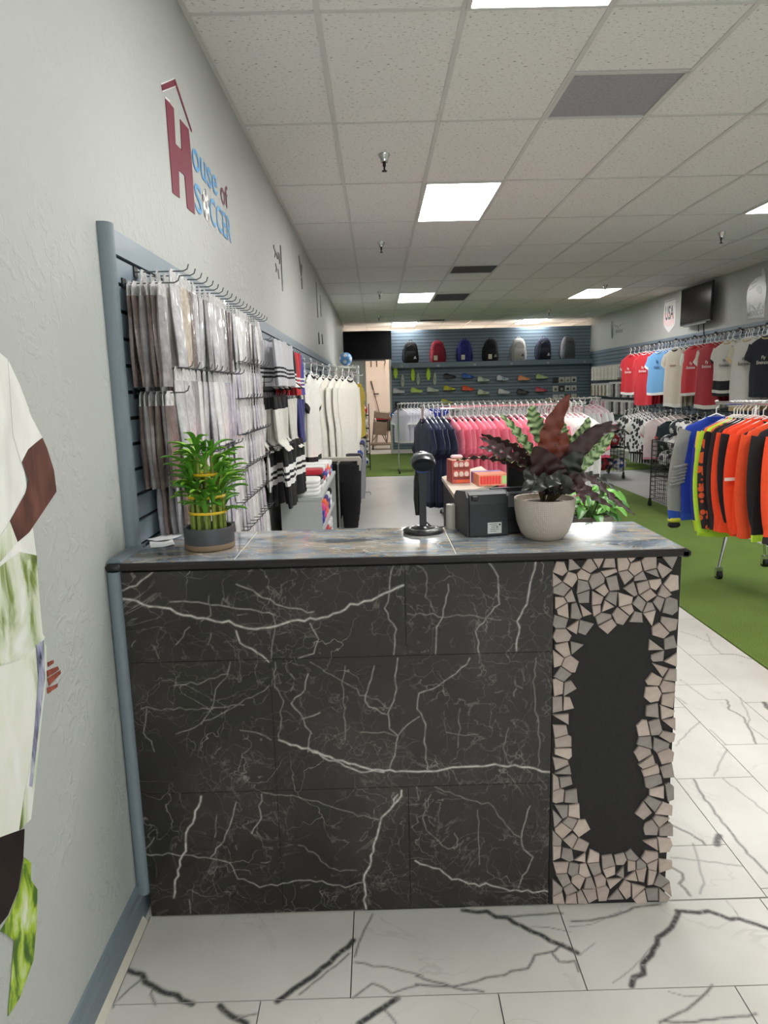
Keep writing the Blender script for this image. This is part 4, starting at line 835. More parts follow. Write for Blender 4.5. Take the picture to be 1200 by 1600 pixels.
# ================================================================== GARMENTS
_g = {}
def shirt_mesh(key, mats, w=.245, h=.72, sl=.22, sang=1.05, th=.026, fold=.010, seed=0, band=None, drop=.07, sw=.085, cuff=True, hem=True, panels=0):
    """mats: [body, sleeve, trim]; hangs from z=0 (neck) down, faces -y; band: list of (v0, v1, mat)"""
    if key in _g: return _g[key]
    r = random.Random(seed); b = MB(); n = 28; rows = 16
    ph = [r.uniform(0, 6.28) for _ in range(4)]; fr_ = [r.uniform(5, 8), r.uniform(9, 13)]
    prof_ = [(0, .075), (-.018, .11), (-.04, .17), (-drop, w*.90), (-drop-.03, w*.97)]
    rings = []; mm = []
    zs = [(z, q) for z, q in prof_] + [(-drop-.03-(h-drop-.03)*k/(rows-1), w*(1+.02*math.sin(k*.7+ph[0]))*(.985 if k < rows*.5 else 1.0)) for k in range(1, rows)]
    for k, (z, q) in enumerate(zs):
        v = -z/h; t = (.022 if k == 0 else th*(.5+.5*min(1, k/4)))
        ring = []
        for i in range(n):
            a = 2*math.pi*i/n; x = q*math.copysign(abs(math.cos(a))**.7, math.cos(a)); s = x/w
            f = fold*v*(math.sin(fr_[0]*s+ph[1]+v)+.6*math.sin(fr_[1]*s+ph[2]))
            ring.append((x, t*math.copysign(abs(math.sin(a))**.8, math.sin(a))+f+.015*v*math.sin(2*s+ph[3]), z+.008*math.sin(3*s+ph[1])*v))
        rings.append(ring)
        if k:
            m_ = 0
            if band:
                for v0, v1, bm_ in band:
                    if v0 <= v < v1: m_ = bm_
            if hem and k == len(zs)-1: m_ = 2
            mm.append(m_)
    b.loft(rings, mm, True)
    for sd in (-1, 1):
        nS = 9 if sl > .3 else 5; rs = []; ms = []; aj = sang+r.uniform(-.08, .08)
        for k in range(nS+1):
            t = k/nS; L = sl*t; bend = aj+.25*t if sl > .3 else aj
            cx = sd*(w*.80+L*math.cos(bend)); cz = -drop*.9-.045-L*math.sin(bend); wd = sw*(1-.45*t if sl > .3 else 1-.12*t)
            ux, uz = sd*math.sin(bend), math.cos(bend)      # across the sleeve
            rs.append([(cx+ux*wd*math.cos(a), .8*th*math.sin(a)*(1-.3*t)+.012*math.sin(5*t+ph[2])*t, cz+uz*wd*math.cos(a)) for a in np.linspace(0, 2*math.pi, 12, False)])
            if k: ms.append(2 if cuff and k == nS else 1)
        b.loft(rs, ms, True)
    _g[key] = b.mesh('jersey', mats, True); return _g[key]
def collar_mesh(m):
    if ('c', m.name) in _g: return _g[('c', m.name)]
    pts = [(.075*math.cos(a), .026*math.sin(a), -.004-.028*max(0, -math.sin(a))) for a in np.linspace(0, 2*math.pi, 17)]
    _g[('c', m.name)] = MB().tube(pts, .009, 5, caps=False).mesh('collar', m, True); return _g[('c', m.name)]
def hanger_mesh(m):
    if ('h', m.name) in _g: return _g[('h', m.name)]
    b = MB().tube([(-.205, 0, -.075), (-.1, 0, -.025), (0, 0, .012), (.1, 0, -.025), (.205, 0, -.075)], .006, 5)
    b.tube([(-.205, 0, -.075), (.205, 0, -.075)], .0045, 4)
    hk = [(0, 0, .012), (0, 0, .055)] + [(.022*math.sin(a)-.0, 0, .085-.028*math.cos(a)+.0) for a in np.linspace(.3, 3.9, 8)]
    b.tube(hk, .0042, 5); _g[('h', m.name)] = b.mesh('clothes_hanger', m, True); return _g[('h', m.name)]
ORD = ['first', 'second', 'third', 'fourth', 'fifth', 'sixth', 'seventh', 'eighth', 'ninth', 'tenth', 'eleventh', 'twelfth', 'thirteenth', 'fourteenth', 'fifteenth', 'sixteenth', 'seventeenth', 'eighteenth', 'nineteenth', 'twentieth', 'last']
def cut(t): return ' '.join(t.split()[:16])
HANGZ = .095     # hook inside above the hanger neck
def jersey(label, group, me, col, x, yy, zbar, rz, extra=(), hang=WHITEP, hlabel=None, cat='jersey', name='jersey'):
    o = thing(name, cut(label), cat, me, (x, yy, zbar-HANGZ-.01), (0, 0, rz), group)
    if col: new('collar', collar_mesh(col), o)
    for e in extra: new(e[0], e[1], o)
    if hang: thing('clothes_hanger', cut(hlabel or ('white hanger holding ' + group)), 'hanger', hanger_mesh(hang), (x, yy, zbar-HANGZ), (0, 0, rz), 'hangers of ' + group)
    return o
def faceout(label, x0, x1, yy, z, slope=0.05, group='face-out arms'):
    d = 1 if x1 > x0 else -1
    b = MB().tube([(x0, yy, z), (x1, yy, z-slope), (x1+d*.008, yy, z-slope+.02)], .0065, 6).mesh('arm', CHROME)
    p = MB().bbox((x0+d*.006, yy, z), (.012, .035, .07), .002).mesh('bracket', BLKMETAL)
    thing('faceout_fixture', label, 'wall fixture', None, group=group, parts=[('arm', b), ('bracket', p)])
def print_front(key, m, rects):
    """flat print marks on the chest: (x, z, w, h)"""
    if key in _g: return _g[key]
    b = MB()
    for (x, z, w_, h_) in rects: b.box((x, -.036, z), (w_, .003, h_))
    _g[key] = b.mesh('chest_print', m); return _g[key]
def word_print(key, m, body, w_, z, h_):
    if key in _g: return _g[key]
    _g[key] = text_mesh('chest_print', body, m, lambda u, v: Vector((u, -.040, v)), -w_/2, w_/2, z, z+h_, .01); return _g[key]
WHT, OFF, CREAM = (232, 232, 230), (214, 212, 204), (206, 196, 180)
RED, SKYB, NAVY, BLKC, GOLD = (196, 26, 42), (112, 172, 224), (28, 33, 58), (19, 19, 23), (196, 170, 120)
PINK, PINKD, ROYAL, YEL = (232, 118, 142), (214, 84, 116), (26, 44, 150), (232, 200, 40)
K = cloth
pw = word_print('pw', K(WHT), 'Fly\nEmirates', .20, -.33, .10)
pk_ = print_front('pk', K(BLKC), [(0, -.27, .14, .03), (0, -.31, .08, .02), (-.07, -.18, .03, .03), (.07, -.18, .03, .035)])
fe = word_print('fe', K(OFF), 'Fly\nEmirates', .20, -.33, .10); feb = word_print('feb', K((60, 60, 66)), 'Fly\nEmirates', .19, -.33, .10)

# --- crest wall: upper row of face-out arms
RUP = [  # y, label colour words, body mats, collar, print, count, long
    (13.05, 'red football jersey with white chest print', (RED, RED, WHT), RED, pw, 5, 0),
    (12.35, 'red football jersey with white chest print and longer cut', (RED, RED, RED), WHT, pw, 5, 1),
    (11.75, 'sky-blue football jersey', (SKYB, SKYB, WHT), WHT, print_front('psk', K((70, 110, 170)), [(0, -.26, .13, .02), (.0, -.17, .03, .05)]), 7, 0),
    (11.1, 'off-white football jersey with faint red print', (CREAM, CREAM, OFF), BLKC, print_front('pcr', K((150, 110, 100)), [(0, -.26, .15, .018)]), 5, 1),
    (10.45, 'red football jersey with white sleeves', (RED, OFF, OFF), RED, pw, 6, 0),
    (9.95, 'dark red football jersey with cream sleeves', ((170, 28, 44), CREAM, OFF), RED, pw, 6, 1),
    (9.45, 'white football jersey with black side stripes', (OFF, OFF, BLKC), GOLD, feb, 5, 0),
    (8.95, 'long off-white football jersey with gold shoulders', ((204, 202, 196), CREAM, GOLD), GOLD, feb, 6, 1),
    (8.5, 'black football jersey with gold neck trim', ((26, 28, 40), (26, 28, 40), (22, 24, 34)), GOLD, fe, 5, 0),
    (8.02, 'black football jersey with gold trim nearest the crest', ((25, 27, 38), (25, 27, 38), (22, 24, 34)), GOLD, fe, 4, 1)]
for k, (yy, lab, bm_, cl, prn, n, lg) in enumerate(RUP):
    me = shirt_mesh('rup%d' % k, [K(c) for c in bm_], .255, .90 if lg else .72, .19, 1.1, seed=k, band=[(.75, .9, 2)] if k == 6 else None)
    faceout('chrome face-out fixture holding the %s' % lab.replace(' nearest the crest', ' near the crest'), XR-.02, XR-.50, yy, 2.22, .06)
    for q in range(n):
        x = XR-.46+q*.30/(n-1); z = 2.22-.06*(XR-.02-x)/.48
        jersey('%s, front of its upper arm' % lab if q == 0 else '%s, %s behind the front one' % (lab, ORD[q-1]), 'upper row of jerseys, ' + lab, me, K(cl), x, yy+.01*math.sin(q*2.1), z, -math.pi/2+.22+.05*math.sin(q*1.7+k), [('chest_print', prn)] if q == 0 else (), WHITEP, '%s white hanger from the aisle, holding a %s' % (ORD[q], lab))
# hang rail along the slatwall carrying the arms
thing('wall_rail', 'long dark rail along the slatwall above the upper jersey row', 'rail', MB().tube([(XR-.05, 7.2, 2.25), (XR-.05, 13.6, 2.25)], .007, 6).mesh('wall_rail', BLKMETAL), parts=[('bracket', MB().box((XR-.035, 7.9+.7*q, 2.25), (.035, .03, .05)).mesh('bracket', BLKMETAL)) for q in range(8)])
# --- lower row
BW = cloth((196, 196, 198))
def m_spot(name, c0, c1, sc):
    m, nt, b, v = base(name); vo = N(nt, 'ShaderNodeTexVoronoi'); vo.inputs['Scale'].default_value = sc; nt.links.new(v, vo.inputs['Vector'])
    nt.links.new(ramp(nt, vo.outputs['Distance'], [(.44, lin(c0)), (.52, lin(c1))]), b.inputs['Base Color']); b.inputs['Roughness'].default_value = .85; return m
CHK = m_spot('check_black_white', (40, 40, 44), (214, 214, 214), 14); SPOT = m_spot('neon_spots', (206, 224, 70), (34, 40, 44), 15)
RLO = [(12.9, 'grey and white patterned shirt with striped shorts', [CHK, CHK, K(WHT)], 8, .62), (12.2, 'black and white chequered shirt', [CHK, K(OFF), K(BLKC)], 7, .62), (11.5, 'pale pink and white shirt', [K((224, 206, 206)), K(OFF), K((214, 150, 160))], 6, .66),
       (10.9, 'dark green-black tracksuit top', [K((30, 44, 50)), K((30, 44, 50)), K((150, 40, 46))], 6, .62), (10.2, 'black top covered in neon yellow spots', [SPOT, SPOT, SPOT], 5, .62), (9.55, 'navy training top', [K((40, 48, 70)), K((40, 48, 70)), K(NAVY)], 6, .66), (8.9, 'black training top', [K(BLKC), K(BLKC), K(BLKC)], 4, .66)]
for k, (yy, lab, ms, n, h) in enumerate(RLO):
    me = shirt_mesh('rlo%d' % k, ms, .24, h, .2, 1.15, seed=30+k)
    faceout('chrome face-out fixture holding the %s' % lab, XR-.02, XR-.62, yy, 1.14, .10)
    for q in range(n):
        x = XR-.58+q*.42/(n-1); z = 1.14-.10*(XR-.02-x)/.6
        jersey('%s, %s from the aisle on its lower arm' % (lab, ORD[q]), 'lower row, ' + lab, me, None, x, yy+.012*math.sin(q*1.9), z, -math.pi/2+.30+.06*math.sin(q*1.3+k), (), WHITEP, '%s white hanger from the aisle, holding a %s' % (ORD[q], lab), 'shirt', 'hanging_shirt')
# striped trousers under the patterned shirts
def trouser_mesh(key, mats, h=.7, stripe=False, w=.13):
    if key in _g: return _g[key]
    b = MB()
    for sd in (-1, 1):
        rs = []; ms = []
        for k in range(9):
            t = k/8; z = -h*t; hw = w*.62*(1-.35*t); cx = sd*(w*.48+.01*t)
            rs.append([(cx+hw*math.cos(a), .03*math.sin(a)+.006*math.sin(9*t+sd), z) for a in np.linspace(0, 2*math.pi, 12, False)])
            if k: ms.append(0)
        b0 = len(b.m); b.loft(rs, ms)
        if stripe:
            for i in range(b0, b0+96):
                if (i-b0) % 12 in (0, 2, 5, 8, 10): b.m[i] = 1
    b.loft([[(q*math.cos(a), .036*math.sin(a), z) for a in np.linspace(0, 2*math.pi, 14, False)] for q, z in ((w*.86, .02), (w*.98, -.06), (w*1.0, -.16))])
    _g[key] = b.mesh('trousers', mats, True); return _g[key]
for q in range(7):
    me = trouser_mesh('tr_st', [K(WHT), K(BLKC)], .66, True)
    thing('striped_trousers', 'black and white striped trousers, %s from the aisle on the low bar' % ORD[q], 'trousers', me, (XR-.5+.07*q, 12.5+.05*(q % 3), .80-.02*(q % 2)), (0, 0, -math.pi/2+.5), 'striped trousers on the lower arms')
thing('trouser_bar', 'short chrome bar holding the striped trousers', 'rail', MB().tube([(XR-.02, 12.55, .835), (XR-.58, 12.55, .815)], .007, 6).mesh('trouser_bar', CHROME))

# ================================================================== HOOKS AND HANGING PACKS
HOOK = MB().tube([(0, 0, 0), (.155, 0, .0), (.168, 0, .012), (.170, 0, .028)], .0024, 5).box((.001, 0, .0), (.006, .03, .028)).mesh('hook_wire', CHROME)
_hp = MB().box((.001, 0, .0), (.006, .032, .030)).mesh('hook_plate', BLKMETAL); _hw = MB().tube([(0, 0, 0), (.148, 0, .0), (.160, 0, .006), (.165, 0, .020)], .0022, 5).mesh('hook_wire', mat('hook_steel', (96, 98, 100), .35, .7, var=0))
def hook(label, loc, rz, group): thing('display_hook', label, 'hook', None, loc, (0, 0, rz), group, parts=[('hook_wire', _hw), ('hook_plate', _hp)])
def gloss(name, c, var=.25): return mat('wrap_'+name, c, .22, var=var, scale=34, bump=.5, bscale=46, coat=.6)
def pack_mesh(key, m, w, h, t, seed):
    if key in _g: return _g[key]
    r = random.Random(seed); rs = []; n = 10
    for k in range(9):
        v = k/8; hw = w/2*(1+.04*math.sin(5*v+seed)); tt = t/2*(.35+.65*math.sin(math.pi*min(1, .12+v*.8))**.5)
        rs.append([(tt*math.sin(a)*(1+.25*math.sin(3*a+seed))+.006*v*math.sin(seed), hw*math.copysign(abs(math.cos(a))**.6, math.cos(a))+.004*math.sin(7*v+seed), -.026-(h-.026)*v) for a in np.linspace(0, 2*math.pi, n, False)])
    b = MB().loft(rs); _g[key] = b.mesh('wrapped_pack', m, True); return _g[key]
def header_mesh(w):
    if ('hd', w) in _g: return _g[('hd', w)]
    b = MB().loft([[(-.002, -w*.42, -.036), (.002, -w*.42, -.036), (.002, w*.42, -.036), (-.002, w*.42, -.036)], [(-.0016, -w*.38, .004), (.0016, -w*.38, .004), (.0016, w*.38, .004), (-.0016, w*.38, .004)], [(-.001, -w*.2, .018), (.001, -w*.2, .018), (.001, w*.2, .018), (-.001, w*.2, .018)]])
    _g[('hd', w)] = b.mesh('hang_tab', mat('hang_tab', (202, 200, 200), .2, var=.2, scale=60, bump=.4, bscale=60, coat=.5)); return _g[('hd', w)]
PC = {'brown': gloss('brown', (112, 98, 94)), 'grey': gloss('grey', (150, 146, 148)), 'silver': gloss('silver', (188, 186, 190)), 'white': gloss('white', (214, 212, 212), .12), 'dark': gloss('dark', (66, 58, 64)), 'beige': gloss('beige', (190, 178, 162)), 'lilac': gloss('lilac', (180, 174, 186))}
HKN = {}
def packs(yy, z, n, colr, w, h, where, xs=.045, xe=.135, hookz=None, seed=0, tilt=0.):
    k = HKN.get(where, 0); HKN[where] = k+1; od = ORD[min(k, 20)]
    hook('%s hook from the trim %s' % (od, where), (.020, yy, z+.012), 0, 'hooks ' + where)
    for q in range(n):
        x = xs+(xe-xs)*(q/(n-1) if n > 1 else 1)
        c = colr[(q+seed) % len(colr)] if isinstance(colr, (list, tuple)) else colr
        lab = '%s wrapped sock pack, %s from the wall, %s hook %s' % (c, ORD[q], od, where)
        o = thing('sock_pack', lab, 'sock pack', pack_mesh(('p', c, w, h, (q+seed) % 3), PC[c], w, h, .021, (q+seed) % 3), (x, yy+.003*math.sin(q*3.1+seed), z), (0, .03*math.sin(q*2.3+seed), tilt+.12*math.sin(q*1.9+seed)), 'wrapped packs ' + where)
        new('hang_tab', header_mesh(w), o)
# top row
packs(2.115, 1.845, 6, ['brown', 'brown', 'grey'], .085, .285, 'beside the rounded trim', .040, .130, seed=3)
cols_top = [['silver', 'beige'], ['white', 'beige'], ['brown', 'silver'], ['dark', 'silver'], ['silver', 'white'], ['dark', 'grey'], ['silver', 'white'], ['white', 'silver'], ['grey', 'silver'], ['silver', 'dark'], ['brown', 'silver'], ['white', 'silver'], ['white', 'white'], ['silver', 'white'], ['grey', 'silver'], ['silver', 'brown'], ['white', 'silver'], ['silver', 'grey'], ['white', 'silver'], ['brown', 'silver']]
for k in range(20):
    yy = 2.225+.082*k; h = .275 if k < 11 else .225
    packs(yy, 1.895, 3, cols_top[k], .078, h, 'in the top row' if k < 11 else 'in the far top row', seed=k)
for k in range(11): packs(2.20+.085*k, 1.605, 3, [['silver', 'white'], ['brown', 'silver'], ['grey', 'silver'], ['lilac', 'white'], ['silver', 'brown'], ['lilac', 'silver'], ['white', 'lilac'], ['lilac', 'white'], ['lilac', 'silver'], ['white', 'lilac'], ['lilac', 'white']][k], .08, .265, 'in the second row', seed=k)
packs(2.135, 1.530, 6, ['brown', 'brown', 'grey'], .085, .275, 'low beside the bamboo', .040, .125, seed=1)
packs(2.24, 1.270, 5, ['brown', 'grey', 'silver'], .08, .20, 'just above the counter', .040, .12, seed=2)
for j, (z, y0, n) in enumerate([(1.66, 3.10, 9), (1.50, 3.12, 9), (1.345, 3.06, 9), (1.20, 3.0, 10), (1.06, 2.96, 10), (.93, 2.92, 11), (1.32, 2.35, 8), (1.18, 2.4, 7)]):
    for k in range(n):
        if j == 0 and k < 0: continue
        packs(y0+.082*k, z, 2, [['white', 'silver'], ['lilac', 'white'], ['silver', 'white']][(k+j) % 3], .074, .145 if j < 6 else .17, ['in small row one', 'in small row two', 'in small row three', 'in small row four', 'in small row five', 'in small row six', 'low behind the bamboo', 'lowest behind the bamboo'][j], .07, .13, seed=k+j)

# ================================================================== FOOTBALL SOCKS ON THE SHOP-NAME WALL
def sock_mesh(key, mats, h=.34, w=.075, bands=(), foot=True, seed=0):
    foot = key[1] not in ('gw', 'b3', 'rd', 'bl', 'nv')
    if key in _g: return _g[key]
    rs = []; ms = []; n = 10; rows = 22
    for k in range(rows+1):
        v = k/rows; z = -h*v; hw = w/2*(1+.05*math.sin(4*v+seed)); tt = .012*(1+.4*math.sin(math.pi*v))
        xo = (.05*max(0, (v-.82)/.18)) if foot else 0
        rs.append([(tt*math.sin(a)+xo, hw*math.cos(a)+.006*math.sin(6*v+seed), z) for a in np.linspace(0, 2*math.pi, n, False)])
        if k:
            m_ = 0
            for v0, v1, q in bands:
                if v0 <= v-.5/rows < v1: m_ = q
            ms.append(m_)
    _g[key] = MB().loft(rs, ms).mesh('football_sock', mats, True); return _g[key]
S3 = [(.60, .65, 1), (.69, .74, 1), (.78, .83, 1)]
def socks(lab, mats, bands, y0, n, dy, z, h, key, nx=3, w=.085, x0=.06, x1=.17, cup=None):
    for k in range(n):
        yy = y0+dy*k
        hook(cut('%s hook with %s' % (ORD[k], lab)), (.020, yy, z+.012), 0, 'hooks with ' + lab)
        for q in range(nx):
            x = x0+(x1-x0)*(q/(nx-1) if nx > 1 else 1)
            thing('football_sock', cut('%s, %s hook, %s from the wall' % (lab, ORD[k], ORD[q])), 'socks', sock_mesh(('s', key, (k+q) % 3), mats, h, w, bands, True, (k+q) % 3), (x, yy+.004*math.sin(5*q+k), z+.012), (.02*math.sin(q+k*2), .08*math.sin(q*2+k), .35*math.sin(k*1.3+q)-.25), lab)
            if cup: pass
socks('grey-white football socks with thin black hoops', [K((198, 198, 204)), K(BLKC)], S3, 3.90, 7, .095, 1.81, .25, 'gw', 3, .105, .06, .20)
socks('plain white football socks, top row', [K(WHT), K(BLKC)], S3, 4.55, 2, .10, 1.81, .26, 'wh', 3)
socks('black football socks with white hoops in the top row', [K(BLKC), K(WHT)], S3, 4.78, 2, .10, 1.80, .26, 'bw', 3)
socks('red football socks with white hoops', [K(RED), K(WHT)], S3, 4.98, 3, .10, 1.80, .30, 'rd', 3)
socks('royal blue football socks with white hoops', [K((44, 60, 150)), K(WHT)], S3, 5.28, 2, .10, 1.80, .30, 'bl', 3)
socks('black-topped white football socks, second row', [K(OFF), K(BLKC)], [(0, .22, 1)], 3.98, 6, .10, 1.50, .31, 'btw', 3)
socks('plain off-white football socks, second row', [K(OFF), K(BLKC)], (), 4.60, 4, .10, 1.48, .32, 'ow', 3)
socks('pink football socks, second row', [K((226, 110, 140)), K(WHT)], (), 5.0, 1, .1, 1.45, .30, 'pkS', 2)
socks('navy blue football socks, second row', [K((32, 42, 110)), K((32, 42, 110))], (), 5.12, 3, .1, 1.47, .32, 'nv', 3)
socks('black football socks with three white hoops', [K((15, 15, 18)), K(WHT)], [(.34, .40, 1), (.45, .51, 1), (.56, .62, 1)], 4.0, 8, .095, 1.22, .36, 'b3', 3, .115, .06, .21)
socks('green and white grip socks', [K((112, 172, 84)), K(WHT)], [(.55, 1.1, 1)], 4.85, 4, .11, 1.14, .20, 'gr', 2)
packs(3.92, 1.20, 2, ['beige', 'white'], .08, .22, 'beside the black hooped socks', .06, .13)
packs(3.86, 1.58, 2, ['beige', 'white'], .05, .30, 'beside the black-topped socks', .06, .12)

# ================================================================== WHITE JERSEYS PAST THE SOCKS
lj = shirt_mesh('ljw', [K((226, 222, 212)), K((226, 222, 212)), K((226, 222, 212))], .25, .80, .55, 1.32, seed=51)
ljr = shirt_mesh('ljr', [K(RED), K(RED), K(BLKC)], .25, .74, .2, 1.1, seed=52); ljy = shirt_mesh('ljy', [K(YEL), K(YEL), K(BLKC)], .25, .74, .2, 1.1, seed=53); ljb = shirt_mesh('ljb', [K(BLKC), K(BLKC), K(BLKC)], .24, .6, .2, 1.1, seed=54)
for (yy, zz, me, cl, lab, xs, rz) in [(5.75, 1.80, shirt_mesh('ljs', [K((228, 226, 220)), K((228, 226, 220)), K(BLKC)], .22, .70, .2, 1.2, seed=55), BLKC, 'short off-white jersey next to the blue socks', [.12, .17, .22], .12), (6.9, 1.80, lj, BLKC, 'long-sleeved cream white jersey on the shop-name wall', [.17, .23, .29, .35, .41, .47], .5),
        (8.1, 1.78, ljr, RED, 'red jersey behind the cream white ones', [.2, .3, .38, .47], .35), (9.3, 1.77, ljy, YEL, 'yellow jersey past the red ones', [.22, .32, .42, .52], .35), (10.6, 1.77, ljb, BLKC, 'plain black jersey past the yellow ones', [.2, .3, .4], .35)]:
    faceout('chrome face-out fixture holding the %s' % lab, .02, max(xs)+.05, yy, zz+.0, .04)
    for q, x in enumerate(xs):
        jersey('%s, %s from the wall' % (lab, ORD[q]), lab, me, K(cl), x, yy+.05*q*(1 if len(xs) > 5 else .4), zz-.04*x/.5, math.pi/2-rz*.62+.04*math.sin(q*2.2), (), WHITEP, '%s white hanger from the aisle, holding a %s' % (ORD[q], lab))

# ================================================================== CABINET AND FOLDED CLOTHES
cab = thing('shelf_cabinet', 'pale grey open-sided shelf cabinet below the football socks', 'cabinet', None, (.085, 4.62, 0))
cw_, cl_, ch_ = .275, 1.55, .815
for nm, c, d in [('end_panel', (cw_/2, .01, ch_/2), (cw_, .02, ch_)), ('end_panel', (cw_/2, cl_-.01, ch_/2), (cw_, .02, ch_)), ('top_panel', (cw_/2, cl_/2, ch_+.01), (cw_+.01, cl_+.01, .022)), ('back_panel', (.008, cl_/2, ch_/2), (.012, cl_-.04, ch_)), ('shelf', (cw_/2, cl_/2, .06), (cw_-.02, cl_-.04, .02)), ('shelf', (cw_/2, cl_/2, .30), (cw_-.02, cl_-.04, .02)), ('shelf', (cw_/2, cl_/2, .55), (cw_-.02, cl_-.04, .02))]:
    new(nm, MB().box(c, d).mesh(nm, GREYP), cab)
def folded_mesh(key, m, w, d, h, layers=3, m2=None):
    if key in _g: return _g[key]
    b = MB(); lh = h/layers
    for k in range(layers):
        e = .004*math.sin(k*2.7); rs = []
        for t in np.linspace(0, 1, 5):
            zz = k*lh+lh*t; bul = 1+.05*math.sin(math.pi*t)
            rs.append([(math.copysign(abs(math.cos(a))**.45, math.cos(a))*w/2*bul+e, math.copysign(abs(math.sin(a))**.45, math.sin(a))*d/2*bul, zz) for a in np.linspace(0, 2*math.pi, 16, False)])
        b.loft(rs, k % 2 if m2 else 0)
    _g[key] = b.mesh('folded_shirt', [m, m2] if m2 else [m], True); return _g[key]
FOLD = [('white', WHT), ('red', (190, 40, 56)), ('royal blue', ROYAL), ('magenta', (226, 52, 130)), ('orange', (240, 106, 42)), ('black', BLKC), ('light blue', (126, 172, 216)), ('purple', (70, 50, 140)), ('grey', (170, 170, 174))]
FD = dict(FOLD)
def folded(colr, x, yy, z, where, w=.2, d=.16, h=.05, rz=0., layers=2):
    thing('folded_shirt', cut('folded %s shirt %s' % (colr, where)), 'folded clothes', folded_mesh(('f', colr, w, d, h), K(FD[colr]), w, d, h, layers), (x, yy, z), (0, 0, rz), 'folded clothes on the grey cabinet')
for k, c in enumerate(['white', 'white']): folded(c, .22, 4.80, .837+.055*k, ['at the bottom of the front stack', 'on top of the front stack'][k], .23, .26, .052)
for j, (yy, cs) in enumerate([(5.06, ['white', 'grey', 'black', 'red']), (5.26, ['white', 'red', 'royal blue', 'white']), (5.46, ['grey', 'royal blue', 'magenta', 'white']), (5.66, ['white', 'light blue', 'orange']), (5.86, ['red', 'orange', 'white']), (6.04, ['light blue', 'purple', 'white'])]):
    for k, c in enumerate(cs):
        folded(c, .23, yy, .837+.036*k, 'in the %s cabinet-top stack, %s layer' % (ORD[j+1], ORD[k]), .22, .17, .036, 0, 1)
for sname, z0, cs in (('middle', .56, ['black', 'royal blue', 'royal blue', 'magenta', 'orange', 'purple', 'white']), ('lower', .31, ['white', 'black', 'royal blue', 'magenta', 'orange', 'red', 'white']), ('bottom', .07, ['purple', 'magenta', 'orange', 'royal blue', 'white', 'black', 'red'])):
    for j, c in enumerate(cs):
        for k in range(3): folded(c if k < 2 else cs[(j+1) % 7], .23, 4.78+.205*j, z0+.047*k, 'on the %s shelf, %s pile, %s layer' % (sname, ORD[j], ORD[k]), .2, .17, .045, 0, 1)

# --- low rack of shorts and trousers past the cabinet
def lowrack(label, x0, x1, y0, y1, z):
    o = thing('low_rack', label, 'clothes rack')
    new('bar', MB().tube([((x0+x1)/2, y0, z), ((x0+x1)/2, y1, z)], .012, 8).mesh('bar', CHROME), o)
    for yy in (y0, y1): new('leg_frame', MB().tube([(x0, yy, .012), (x0, yy, .05), ((x0+x1)/2, yy, .06), (x1, yy, .05), (x1, yy, .012)], .011, 6).tube([((x0+x1)/2, yy, .06), ((x0+x1)/2, yy, z)], .011, 6).mesh('leg_frame', CHROME), o)
lowrack('low chrome rack of shorts and trousers past the grey cabinet', .12, .62, 6.5, 10.2, .86)
for q in range(12):
    thing('hanging_shorts', 'black training shorts, %s on the low rack from the grey cabinet' % ORD[q], 'shorts', trouser_mesh('sh_b', [K((17, 17, 20)), K(WHT)], .60, False, .17), (.38, 6.58+.085*q, .84), (0, 0, .12*math.sin(q*1.7)-.1), 'black shorts on the low rack')
for q in range(7):
    thing('hanging_trousers', 'blue-grey training trousers, %s after the black shorts' % ORD[q], 'trousers', trouser_mesh('sh_n', [K((62, 72, 100)), K(WHT)], .62, False, .16), (.38, 7.68+.10*q, .84), (0, 0, .15*math.sin(q*1.3)), 'blue-grey trousers on the low rack')
for q in range(6):
    thing('hanging_trousers', 'light grey training trousers, %s after the blue-grey ones' % ORD[q], 'trousers', trouser_mesh('sh_g', [K((150, 150, 154)), K(WHT)], .62, False, .16), (.42, 8.5+.16*q, .84), (0, 0, .15*math.sin(q*1.3)), 'grey trousers on the low rack')
for q in range(10):
    folded_c = [K((190, 186, 172)), K((70, 70, 74)), K((60, 80, 150)), K((196, 196, 198))][q % 4]
    thing('folded_trousers', '%s folded pair laid over the top of the low rack' % ORD[q], 'trousers', MB().loft([[(x, -.04, z) for x, z in ((-.2, -.10), (-.21, .0), (-.19, .03), (.19, .03), (.21, 0), (.2, -.10), (.17, -.10), (.17, -.005), (-.17, -.005), (-.17, -.10))], [(x, .04, z) for x, z in ((-.2, -.10), (-.21, .0), (-.19, .03), (.19, .03), (.21, 0), (.2, -.10), (.17, -.10), (.17, -.005), (-.17, -.005), (-.17, -.10))]]).mesh('folded_trousers', folded_c, True), (.38, 6.62+.36*q, .885), (0, 0, 0), 'folded pairs over the low rack')

